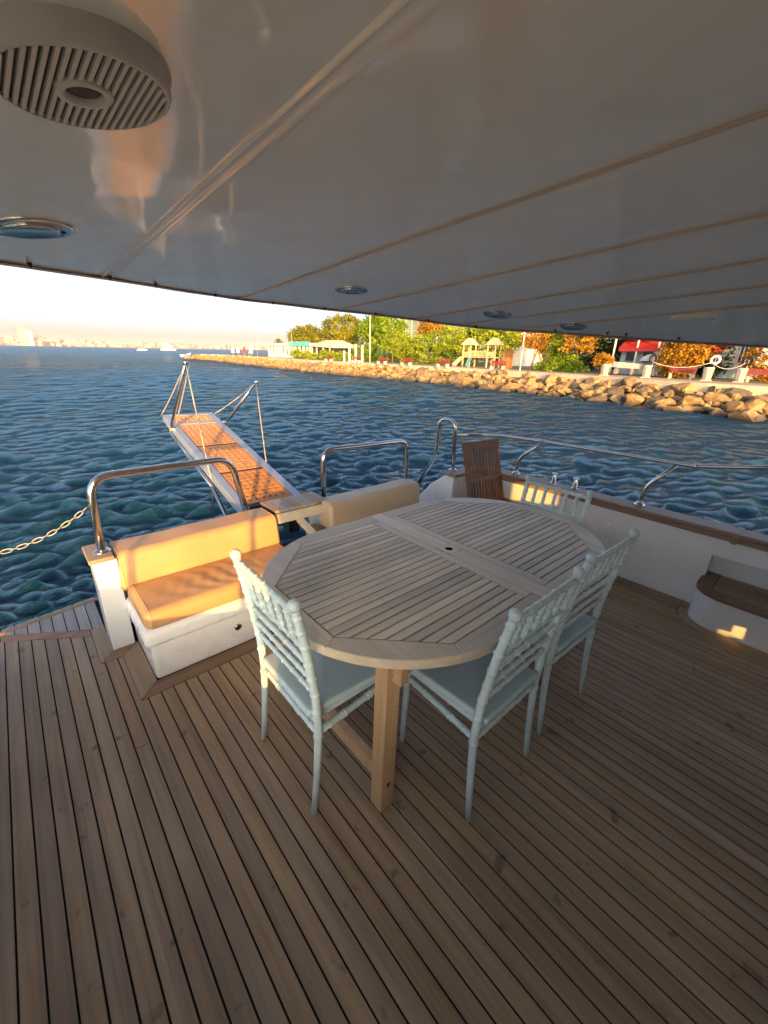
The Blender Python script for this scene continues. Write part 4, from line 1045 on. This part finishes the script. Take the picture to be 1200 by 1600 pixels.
for (px_, lab) in ((525, 'green hedge in front of the cafe terrace'), (476, 'low planting beside the cafe windows')):
    tree(lab, px_, 566, 48, [(0, 0, .7, .9, 5.2, .8), (0, 3, .9, .8, 2.0, .9)], L_yel, 110, 32, .16, 0, 23 + px_, .4, 'shrub', 'shrubs along the promenade', name='shrub')
# palm beside the cafe
pp = at_x(437, 560, 56); pt = thing('palm_tree', 'palm tree rising behind the left end of the cafe', 'palm', (pp.x, pp.y, GZ), 0)
MB().tube([(0, 0, 0), (.1, 0, 1.8), (.05, 0, 3.6)], [.22, .18, .16], 8).build('trunk', M_bark, pt, True)
g_ = random.Random(5)
for i in range(22):
    a = g_.uniform(0, 6.28); el = g_.uniform(-.1, 1.3); L_ = 1.9; P = []
    for k in range(7):
        t = k / 6; P.append(Vector((math.cos(a) * L_ * t * math.cos(el), math.sin(a) * L_ * t * math.cos(el), 3.6 + L_ * (t * math.sin(el) - .55 * t * t))))
    V = []; F = []; sd_ = Vector((-math.sin(a), math.cos(a), 0))
    for k, p in enumerate(P): w = .26 * math.sin(math.pi * min(1, .15 + k / 6.5)); V += [p - sd_ * w - Vector((0, 0, .08)), p, p + sd_ * w - Vector((0, 0, .08))]
    for k in range(6): F += [(3 * k, 3 * k + 1, 3 * k + 4, 3 * k + 3), (3 * k + 1, 3 * k + 2, 3 * k + 5, 3 * k + 4)]
    mesh_obj('frond', V, F, plain('palm_leaf', (.13, .13, .025), .6, 0, .3, 4), pt)

# ------------------------------------------------------------------ shore furniture
M_white = plain('white_paint', (.72, .70, .64), .5, 0, .08, 4)
M_redw = plain('red_bench_paint', (.20, .035, .025), .55, 0, .2, 6)
M_conc = plain('pale_concrete', (.48, .45, .38), .8, 0, .15, 5, .3)
M_grey = plain('grey_metal', (.38, .38, .37), .45, .4, .1, 6)
M_wood = plain('play_timber', (.62, .47, .26), .6, 0, .15, 5)
M_ow = plain('orange_timber', (.52, .20, .06), .6, 0, .2, 5)
M_win = plain('dark_window', (.03, .04, .045), .12, 0, .3, 3)
M_teal = plain('pale_teal_wall', (.36, .46, .47), .6, 0, .08, 3)
M_sand = plain('sandy_wall', (.62, .52, .38), .8, 0, .1, 2)
M_red = plain('red_awning_cloth', (.52, .04, .03), .7, 0, .1, 5)
M_turq = plain('turquoise_board', (.10, .38, .40), .5, 0, .1, 4)
M_brick = plain('brick_red', (.36, .15, .08), .8, 0, .2, 8)
def shore_bench(px, py, lab, X=39):
    p = at_x(px, py, X); t = thing('park_bench', lab, 'bench', (p.x, p.y, GZ + .012), 0, 'red benches along the promenade')
    for i in range(3): MB().box(-.22 + i * .15, -.22 + i * .15 + .12, -.9, .9, .42, .46).build('seat_slat', M_redw, t)
    for i in range(3): MB().box(.27, .31, -.9, .9, .52 + i * .14, .52 + i * .14 + .115).build('back_slat', M_redw, t)
    for s in (-.7, .7): MB().box(-.2, .30, s - .05, s + .05, 0, .42).build('leg', M_conc, t); MB().box(.31, .34, s - .03, s + .03, .3, .93).build('back_support', M_grey, t)
for i, (a, c) in enumerate([(513, 567), (556, 568), (596, 569), (634, 571), (691, 575), (776, 580), (1063, 588), (1188, 594)]):
    shore_bench(a, c, ['red slatted bench in front of the cafe hedge', 'red slatted bench beside the white pergola posts', 'red slatted bench right of the tall lamp post', 'red slatted bench near the yellow shrubs', 'red slatted bench left of the playground', 'red slatted bench in front of the right playground tower', 'red slatted bench beneath the golden orange bush', 'red slatted bench at the right frame edge'][i], 39.3 if i < 6 else 40)
def bin_(px, lab, ring_=None, X=39.2):
    p = at_x(px, 590, X); t = thing('litter_bin', lab, 'bin', (p.x, p.y, GZ + .012), 0, 'pale bins along the promenade')
    MB().lathe([(.24, 0), (.25, .02), (.31, .85), (.33, .87), (.33, .93), (.28, .94)], (0, 0, 0), (0, 0, 1), 20).build('body', M_conc, t, True)
    MB().box(-.3, .3, -.3, .3, -.0, .05).build('plinth', M_kerb, t)
    for k in range(10):
        a = 2 * math.pi * k / 10; MB().tube([(math.cos(a) * .27, math.sin(a) * .27, .08), (math.cos(a) * .322, math.sin(a) * .322, .84)], .016, 4).build('rib', M_grey, t)
    return p
bp_ = [bin_(px_, lab) for px_, lab in ((943, 'pale ribbed bin beside the orange flowering bush'), (1008, 'pale ribbed bin in front of the red awning kiosk'), (1104, 'pale ribbed bin with a white lifebuoy beside it'), (1156, 'pale ribbed bin in front of the white house'))]
for q, lab, mt in ((bp_[2], 'round white lifebuoy ring on a post above the pale bin', M_white), (bp_[1], 'dark lifebuoy ring hanging by the kiosk', M_black), (bp_[3], 'dark lifebuoy ring hanging by the white house', M_black)):
    t = thing('lifebuoy', lab, 'lifebuoy', (q.x + .5, q.y - .1, GZ + .012)); MB().tube([(0, 0, 0), (0, 0, 1.5)], .03, 6).build('post', M_grey, t)
    MB().tube([(-.06, .26 * math.cos(a), 1.45 + .26 * math.sin(a)) for a in np.linspace(0, 6.283, 21)[:-1]], .085, 10, closed=True).build('ring', mt, t, True)
for a, c, lab in ((bp_[1], bp_[2], 'white rope swagged between the kiosk bin and lifebuoy bin'), (bp_[2], bp_[3], 'white rope swagged between the two right bins')):
    P = []
    for i in range(13):
        t = i / 12; P.append((a.x + (c.x - a.x) * t + .35, a.y + (c.y - a.y) * t, GZ + 1.08 - .36 * 4 * t * (1 - t)))
    tag(MB().tube(P, .016, 6).build('barrier_rope', M_white, None, True), lab, 'rope')
def lamp(px, py, X, h, lab, sign=None, arm=0, r=.06):
    p = at_x(px, py, X); t = thing('street_lamp', lab, 'lamp post', (p.x, p.y, GZ))
    MB().tube([(0, 0, 0), (0, 0, h)], [r, r * .6], 8).build('post', M_white if sign else M_grey, t, True)
    MB().lathe([(r * 2, 0), (r * 2, .12), (r, .2)], (0, 0, 0), (0, 0, 1), 10).build('foot', M_grey, t)
    if arm: MB().tube([(0, 0, h - .1), (-.1, arm * .5, h), (-.1, arm, h + .02)], r * .5, 6).build('arm', M_grey, t, True); MB().rbox((-.1, arm * 1.15, h + .01), (.09, abs(arm) * .3, .05), .03, 2).build('lamp_head', M_grey, t, True)
    if sign: MB().lathe([(.30, -.02), (.30, .02)], (-.09, 0, sign), (-1, .6, 0), 20).build('sign_disc', M_white, t)
lamp(578, 567, 40, 7.2, 'tall white lamp post with round sign before the green tree', 2.3, 1.0)
lamp(812, 580, 40, 6.6, 'white post with round sign beside the clipped orange tree', 2.2, .8)
lamp(458, 562, 42, 5.9, 'tall grey street lamp in front of the cafe', None, .95)
lamp(403, 560, 44, 5.7, 'grey street lamp left of the cafe near the point', None, 1.1)
lamp(389, 559, 48, 6.0, 'smallest grey street lamp nearest the point', None, 1.2)
# pergola posts
for i, (px_, hh) in enumerate(((546, 2.1), (556, 2.2), (566, 2.05), (538, 1.4))):
    p = at_x(px_, 567, 43); tag(MB().rbox((p.x, p.y, GZ + hh / 2), (.10, .10, hh / 2), .02, 1).build('pergola_post', M_white), ['white square post left of the pair under the green tree', 'tallest white square post under the green tree', 'white square post nearest the tall lamp', 'short white post next to the cafe hedge'][i], 'post', 'white posts under the green tree')
# playground
q = at_x(750, 572, 46); pg = thing('playground_tower', 'timber playground with two roofed towers joined by a railed bridge', 'playground', (q.x, q.y, GZ))
for s, y0 in ((1, 1.85), (-1, -1.85)):
    for dx in (-.55, .55):
        for dy in (-.55, .55): MB().box(dx - .06, dx + .06, y0 + dy - .06, y0 + dy + .06, 0, 2.75).build('post', M_wood, pg)
    MB().box(-.6, .6, y0 - .6, y0 + .6, 1.15, 1.25).build('platform', M_wood, pg)
    for z in (1.35, 1.6): MB().box(-.64, -.60, y0 - .62, y0 + .62, z, z + .19).build('side_board', M_wood, pg)
    for sg in (-1, 1):
        V = [(-.8, y0 + sg * .85, 2.6), (.8, y0 + sg * .85, 2.6), (.6, y0, 3.35), (-.6, y0, 3.35)]; V += [(x, y, z + .06) for x, y, z in V]
        MB().add(V, [(0, 1, 2, 3), (7, 6, 5, 4), (0, 4, 5, 1), (1, 5, 6, 2), (2, 6, 7, 3), (3, 7, 4, 0)]).build('roof_panel', M_wood, pg)
    MB().add([(-.72, y0 - .8, 2.62), (-.72, y0 + .8, 2.62), (-.56, y0, 3.33)], [(0, 1, 2)]).build('gable', M_wood, pg)
MB().box(-.5, .5, -1.25, 1.25, 1.12, 1.2).build('bridge_deck', M_wood, pg)
for z in (1.28, 1.85): MB().box(-.54, -.48, -1.25, 1.25, z, z + .08).build('rail', M_wood, pg)
for i in range(15): MB().box(-.53, -.49, -1.2 + i * .168, -1.2 + i * .168 + .07, 1.3, 1.86).build('baluster', M_wood, pg)
MB().add([(-.6, 2.4, 1.2), (-.6, 2.9, 1.2), (-.9, 4.0, .2), (-.9, 3.5, .2), (-.1, 2.4, 1.2), (-.1, 2.9, 1.2), (-.4, 4.0, .2), (-.4, 3.5, .2)], [(0, 1, 2, 3), (4, 7, 6, 5), (0, 3, 7, 4), (1, 5, 6, 2)]).build('slide', M_conc, pg)
MB().add([(-1.7, .6, .15), (-.6, .9, 1.15), (-.6, 1.4, 1.15), (-1.7, 1.1, .15), (-1.7, .6, .35), (-.6, .9, 1.35)], [(0, 1, 2, 3), (0, 4, 5, 1)]).build('slide', M_turq, pg)
for s in (0, .35): MB().tube([(-.6, 2.3 + s, 1.2), (-1.5, 2.9 + s, 0)], .05, 6).build('ladder_rail', M_wood, pg)
q = at_x(792, 576, 46); t = thing('climbing_frame', 'orange timber climbing panel right of the playground towers', 'climbing frame', (q.x, q.y, GZ))
for i in range(5): MB().box(-.06, .06, -.62 + i * .26, -.62 + i * .26 + .22, 0, 2.1 + .3 * math.sin(i * 1.7)).build('plank', M_ow, t)
q = at_x(840, 576, 43.5); t = thing('swing_frame', 'red timber A-frame swing beside the clipped orange tree', 'swing', (q.x, q.y, GZ))
for yy in (-.55, .25): MB().tube([(0, yy - .75, 0), (0, yy, 2.2)], .07, 6).build('leg', M_ow, t); MB().tube([(0, yy + .7, 0), (0, yy, 2.2)], .07, 6).build('leg', M_ow, t)
MB().box(-.1, .1, -.5, .0, .3, .36).build('seat', M_ow, t)
# cafe
q = at_x(466, 560, 52); cf = thing('cafe_building', 'long low cafe with white columns, dark windows and turquoise fascia sign', 'building', (52 * XS, q.y, GZ - .05))
MB().box(.3, 7, -12.5, 14.0, 0, 2.7).build('wall', M_win, cf)
y = -5.5
while y < 14.1: MB().box(-.05, .28, y - .25, y + .25, 0, 2.72).build('column', M_white, cf); y += 1.62
MB().box(-.10, .29, -5.7, 14.3, 0, .75).build('parapet', M_white, cf); MB().box(-.3, 7, -5.8, 14.4, 2.72, 3.15).build('fascia', M_white, cf)
MB().box(-.42, -.31, -5.5, 2.6, 2.55, 3.55).build('sign_board', M_turq, cf)
V = [(-.8, -13.6, 2.25), (-.8, -5.9, 2.55), (3.5, -6.5, 3.9), (3.5, -12.0, 3.8), (8, -13.6, 2.3), (8, -5.9, 2.5)]
MB().add(V, [(0, 1, 2, 3), (1, 5, 2), (2, 5, 4, 3), (0, 3, 4)]).build('tent_roof', M_sand, cf)
for yy in (-13, -10.6, -8.2): MB().box(-.4, -.2, yy - .1, yy + .1, 0, 2.35).build('column', M_sand, cf)
for i in range(9): MB().box(-.02, .27, -5.2 + i * 2.16 + .3, -5.2 + i * 2.16 + .36, .75, 2.7).build('window_bar', M_white, cf)
# white parasols and chairs near the point
for i, (px_, col, lab) in enumerate(((365, M_white, 'leftmost folded white parasol on the point'), (373, M_white, 'second folded white parasol on the point'), (383, M_red, 'folded red parasol on the point'), (393, M_white, 'folded white parasol nearest the cafe'))):
    p = at_x(px_, 559, 50); t = thing('parasol', lab, 'parasol', (p.x, p.y, GZ), 0, 'folded parasols on the point')
    MB().tube([(0, 0, 0), (0, 0, 2.3)], .06, 6).build('pole', M_grey, t); MB().lathe([(.5, .7), (.42, 1.2), (.22, 1.9), (.05, 2.4)], (0, 0, 0), (0, 0, 1), 10).build('canopy', col, t)
# glass building
gb = thing('glass_building', 'large pale building with vertical glass panes behind the trees', 'building', (75 * XS, 64 * XS, GZ))
MB().box(.6, 14, -16, 14, 0, 13).build('wall', M_sand, gb)
M_pane = plain('pale_green_glass', (.20, .27, .24), .12, 0, .25, .4)
for i in range(15):
    for k in range(4): MB().box(.38, .5, -15.8 + i * 2.0, -15.8 + i * 2.0 + 1.84, .3 + k * 3.1, 3.2 + k * 3.1).build('pane', M_pane, gb)
for i in range(16): MB().box(.3, .6, -15.95 + i * 2.0, -15.95 + i * 2.0 + .14, 0, 13).build('mullion', M_sand, gb)
q = at_x(774, 570, 60); tag(MB().rbox((q.x, q.y, GZ + 2.6), (.42, .46, 2.6), .04, 1).build('brick_pillar', M_brick), 'brick red pillar rising behind the right playground tower', 'pillar')
q = at_x(803, 565, 58); hb = thing('small_house', 'white house with grey sloping roof behind the white sign post', 'house', (q.x, q.y, GZ))
MB().box(0, 5, -1.8, 1.6, 0, 4.6).build('wall', M_white, hb); MB().add([(-.5, -2.1, 3.6), (-.5, 1.9, 2.2), (5, 1.9, 2.2), (5, -2.1, 3.6)], [(0, 1, 2, 3)]).build('roof', M_grey, hb); MB().box(-.06, 0, -1.3, .9, 3.7, 4.2).build('window', M_win, hb)
# kiosk with the red awning
q = at_x(990, 586, 46); kk = thing('kiosk', 'small teal kiosk with red awning and white posts', 'kiosk', (q.x, q.y, GZ))
MB().box(.2, 3, -1.8, 1.6, 0, 2.4).build('wall', M_teal, kk); MB().box(.12, .21, .3, 1.1, 1.2, 2.2).build('window', M_win, kk); MB().box(.12, .21, -1.2, -.4, 1.1, 2.2).build('window', M_win, kk)
V = [(-1.0, -1.9, 2.35), (-1.0, 1.5, 2.35), (.4, 1.5, 3.1), (.4, -1.9, 3.1)]; V += [(x, y, z - .08) for x, y, z in V]; V += [(-1.02, -1.9, 2.05), (-1.02, 1.5, 2.05)]
MB().add(V, [(0, 1, 2, 3), (7, 6, 5, 4), (0, 3, 7, 4), (1, 5, 6, 2), (0, 8, 9, 1)]).build('awning', M_red, kk)
for yy in (-1.85, 1.9, -.1): MB().box(-1.0, -.9, yy - .07, yy + .07, 0, 3.4).build('post', M_white, kk)
MB().box(-1.2, 3, -2.0, 2.2, 3.2, 3.42).build('roof', M_white, kk)
q = at_x(1010, 588, 43.5); t = thing('parasol', 'low round white parasol over a table beside the kiosk', 'parasol', (q.x, q.y, GZ)); MB().tube([(0, 0, 0), (0, 0, 1.7)], .04, 6).build('pole', M_grey, t); MB().lathe([(.85, 1.25), (.7, 1.55), (.35, 1.75), (.03, 1.82)], (0, 0, 0), (0, 0, 1), 14).build('canopy', M_white, t)
q = at_x(972, 588, 42.5); t = thing('parked_dinghy', 'small white dinghy on the ground in front of the kiosk', 'dinghy', (q.x, q.y, GZ + .45))
V = []; F = []
for i in range(9):
    u = i / 8; w = .5 * math.sin(math.pi * min(.5 + u * .5, 1)) if u > .3 else .48; yy = -1.4 + 2.8 * u
    V += [(-w, yy, .45 + .15 * u), (-w * .6, yy, 0.05 + .1 * u * u), (w * .6, yy, .05 + .1 * u * u), (w, yy, .45 + .15 * u)]
for i in range(8):
    for k in range(3): F.append((4 * i + k, 4 * i + k + 1, 4 * i + k + 5, 4 * i + k + 4))
F.append((0, 1, 2, 3)); MB().add(V, F).build('hull', M_white, t); 
for yy in (-.8, .6): MB().box(-.4, .4, yy - .08, yy + .08, -.45, .06).build('trestle', M_grey, t)
# white house at the right
q = at_x(1145, 588, 46); wh = thing('small_house', 'white house with barred window behind the right hand bins', 'house', (q.x, q.y, GZ))
MB().box(0, 5, -1.75, 1.75, 0, 3.7).build('wall', M_white, wh); MB().box(-.04, 0, -1.74, 1.74, 0, .95).build('plinth', M_teal, wh)
MB().box(-.05, -.002, -1.25, .05, 1.25, 3.0).build('window', M_win, wh)
for i in range(6): MB().box(-.09, -.051, -1.25 + i * .25, -1.25 + i * .25 + .05, 1.25, 3.0).build('window_bar', M_white, wh)
for z in (1.2, 3.0): MB().box(-.10, -.001, -1.35, .15, z - .06, z + .06).build('window_frame', M_white, wh)
MB().box(-.25, 5.2, -1.95, 1.95, 3.7, 3.95).build('roof', M_redw, wh)

for o in list(bpy.data.objects):
    if o.name not in SHORE0 and o.parent is None and o.type == 'EMPTY' and not o.name.startswith('rock_revetment'): o.scale = (XS, XS, XS)
# ------------------------------------------------------------------ far coast, city and boats
M_hill = plain('far_hill', (.20, .17, .14), .95, 0, .25, .002)
def ridge(name, pts, dist, depth):
    V = []; F = []
    for (px, h) in pts:
        d = ray(px, 545); d.z = 0; d.normalize()
        a = d * dist; c = d * (dist + depth * .5); e = d * (dist + depth)
        V += [(a.x, a.y, SEA - 2), (a.x, a.y, SEA + 4), (c.x, c.y, SEA + h * .7), (e.x, e.y, SEA + h), (e.x * 1.3, e.y * 1.3, SEA - 3)]
    for i in range(len(pts) - 1):
        for k in range(4): F.append((5 * i + k, 5 * i + k + 1, 5 * i + k + 6, 5 * i + k + 5))
    return struct(mesh_obj(name, V, F, M_hill, None, True))
ridge('far_coast', [(-500, 70), (-300, 95), (-150, 90), (-40, 85), (20, 88), (60, 105), (80, 84), (120, 62), (180, 46), (240, 38), (300, 34), (360, 34), (420, 30), (470, 22), (520, 10)], 5200, 1700)
ridge('far_hill', [(30, 40), (48, 110), (56, 172), (64, 182), (76, 140), (95, 80), (120, 30)], 9000, 1200)
ridge('far_hill', [(190, 30), (225, 92), (270, 104), (320, 86), (370, 82), (420, 60), (470, 20)], 9800, 1200)
cols = [(.36, .24, .20), (.40, .30, .25), (.33, .21, .18), (.44, .36, .32), (.36, .27, .25)]
cm = [plain('city_wall_%d' % i, c, .8, 0, .06, .01) for i, c in enumerate(cols)]
cme = []
for m_ in cm:
    o = MB().box(-.5, .5, -.5, .5, 0, 1).build('city_building', m_); cme.append(o.data); bpy.data.objects.remove(o)
for i in range(230):
    px = rnd.uniform(-30, 440) if i > 60 else rnd.uniform(-20, 200)
    d = ray(px, 545); d.z = 0; d.normalize(); u = rnd.random() ** 1.2; dist = 5150 + u * 1350
    hh = float(np.interp(px, [-40, 20, 60, 120, 240, 440], [85, 88, 92, 62, 38, 26]))
    o = bpy.data.objects.new('city_building', cme[rnd.randrange(5)]); C.objects.link(o)
    o.location = (d.x * dist, d.y * dist, SEA + hh * .8 * u); o.rotation_euler = (0, 0, rnd.uniform(0, 1.5)); o.scale = (rnd.uniform(22, 60), rnd.uniform(22, 60), rnd.uniform(14, 34) * (1.0 + .6 * (rnd.random() < .12)))
    tag(o, 'small pale building in the hazy city across the water', 'building', 'small buildings of the far city')
for i, (px, hh, w, lab) in enumerate(((37, 140, 20, 'leftmost slim tower of the far city tower cluster'), (42, 158, 22, 'tallest tower of the far city tower cluster'), (47, 148, 22, 'third tower of the far city tower cluster'), (53, 122, 30, 'rightmost greyish tower of the far city tower cluster'))):
    d = ray(px, 545); d.z = 0; d.normalize(); t = thing('city_tower', lab, 'tower', (d.x * 5120, d.y * 5120, SEA), -math.atan2(d.x, d.y), 'towers of the far city')
    MB().box(-w / 2, w / 2, -15, 15, 0, hh).build('shaft', cm[1] if i < 3 else M_grey, t); MB().box(-w / 2 + 6, w / 2 - 6, -9, 9, hh, hh + 10).build('crown', cm[1], t)
def boat(px, dist, L, lab, name, cabin_h):
    d = ray(px, 546); d.z = 0; d.normalize(); t = thing(name, lab, 'boat', (d.x * dist, d.y * dist, SEA), -math.atan2(d.x, d.y) + R(8))
    V = []; F = []
    for i in range(9):
        u = i / 8; w = L * .13 * (1 - max(0, (u - .55) / .45) ** 2); x = -L / 2 + L * u
        V += [(x, -w, L * (.10 + .03 * u)), (x, -w * .7, -.3), (x, w * .7, -.3), (x, w, L * (.10 + .03 * u))]
    for i in range(8):
        for k in range(4): F.append((4 * i + k, 4 * i + (k + 1) % 4, 4 * i + 4 + (k + 1) % 4, 4 * i + 4 + k))
    F.append((0, 1, 2, 3)); MB().add(V, F).build('hull', M_white, t)
    MB().rbox((-L * .05, 0, L * .10 + cabin_h / 2), (L * .26, L * .085, cabin_h / 2), .2, 1).build('cabin', M_white, t); MB().box(-L * .28, L * .18, -L * .09, -L * .0855, L * .10 + cabin_h * .35, L * .10 + cabin_h * .7).build('window', M_win, t)
    return t
t = boat(263, 560, 16, 'white two deck passenger boat on the far water', 'passenger_boat', 3.2)
MB().rbox((-1, 0, 6.3), (3.2, 1.2, 1.0), .15, 1).build('upper_deck', M_white, t); MB().tube([(-1, 0, 7), (-1, 0, 10)], .08, 6).build('mast', M_white, t)
boat(222, 480, 9, 'small white speedboat crossing the far water', 'speed_boat', .9)
# gulls' rock tip: white skiff drawn up on the point
q = at_x(291, 561, 40.5); t = thing('beached_skiff', 'small white skiff tilted on the rocks at the point', 'skiff', (q.x, q.y, SEA + .75), R(40))
mb = MB().add(V, F); mb.v = []; mb.f = []
W2 = [(-1.5, -.5, .5), (-1.5, .5, .5), (1.2, .55, .55), (2.2, 0, .9), (1.2, -.55, .55), (-1.4, -.3, 0), (-1.4, .3, 0), (1.2, .2, 0), (1.9, 0, .2), (1.2, -.2, 0)]
mb.add(W2, [(5, 9, 8, 7, 6), (0, 4, 9, 5), (4, 3, 8, 9), (3, 2, 7, 8), (2, 1, 6, 7), (1, 0, 5, 6)]).build('hull', M_white, t)

# ------------------------------------------------------------------ evening haze over the bay
hz = MB().box(-16000, 16000, -16000, 16000, -3.2, 240).build('haze', None); hz['kind'] = 'stuff'
hm = bpy.data.materials.new('haze_air'); hm.use_nodes = True; nt = hm.node_tree; nt.nodes.remove(nt.nodes['Principled BSDF'])
pv = nt.nodes.new('ShaderNodeVolumePrincipled'); pv.inputs['Color'].default_value = (.93, .94, .96, 1); pv.inputs['Density'].default_value = 0.00006
nt.links.new(pv.outputs[0], nt.nodes['Material Output'].inputs['Volume']); hz.data.materials.append(hm)
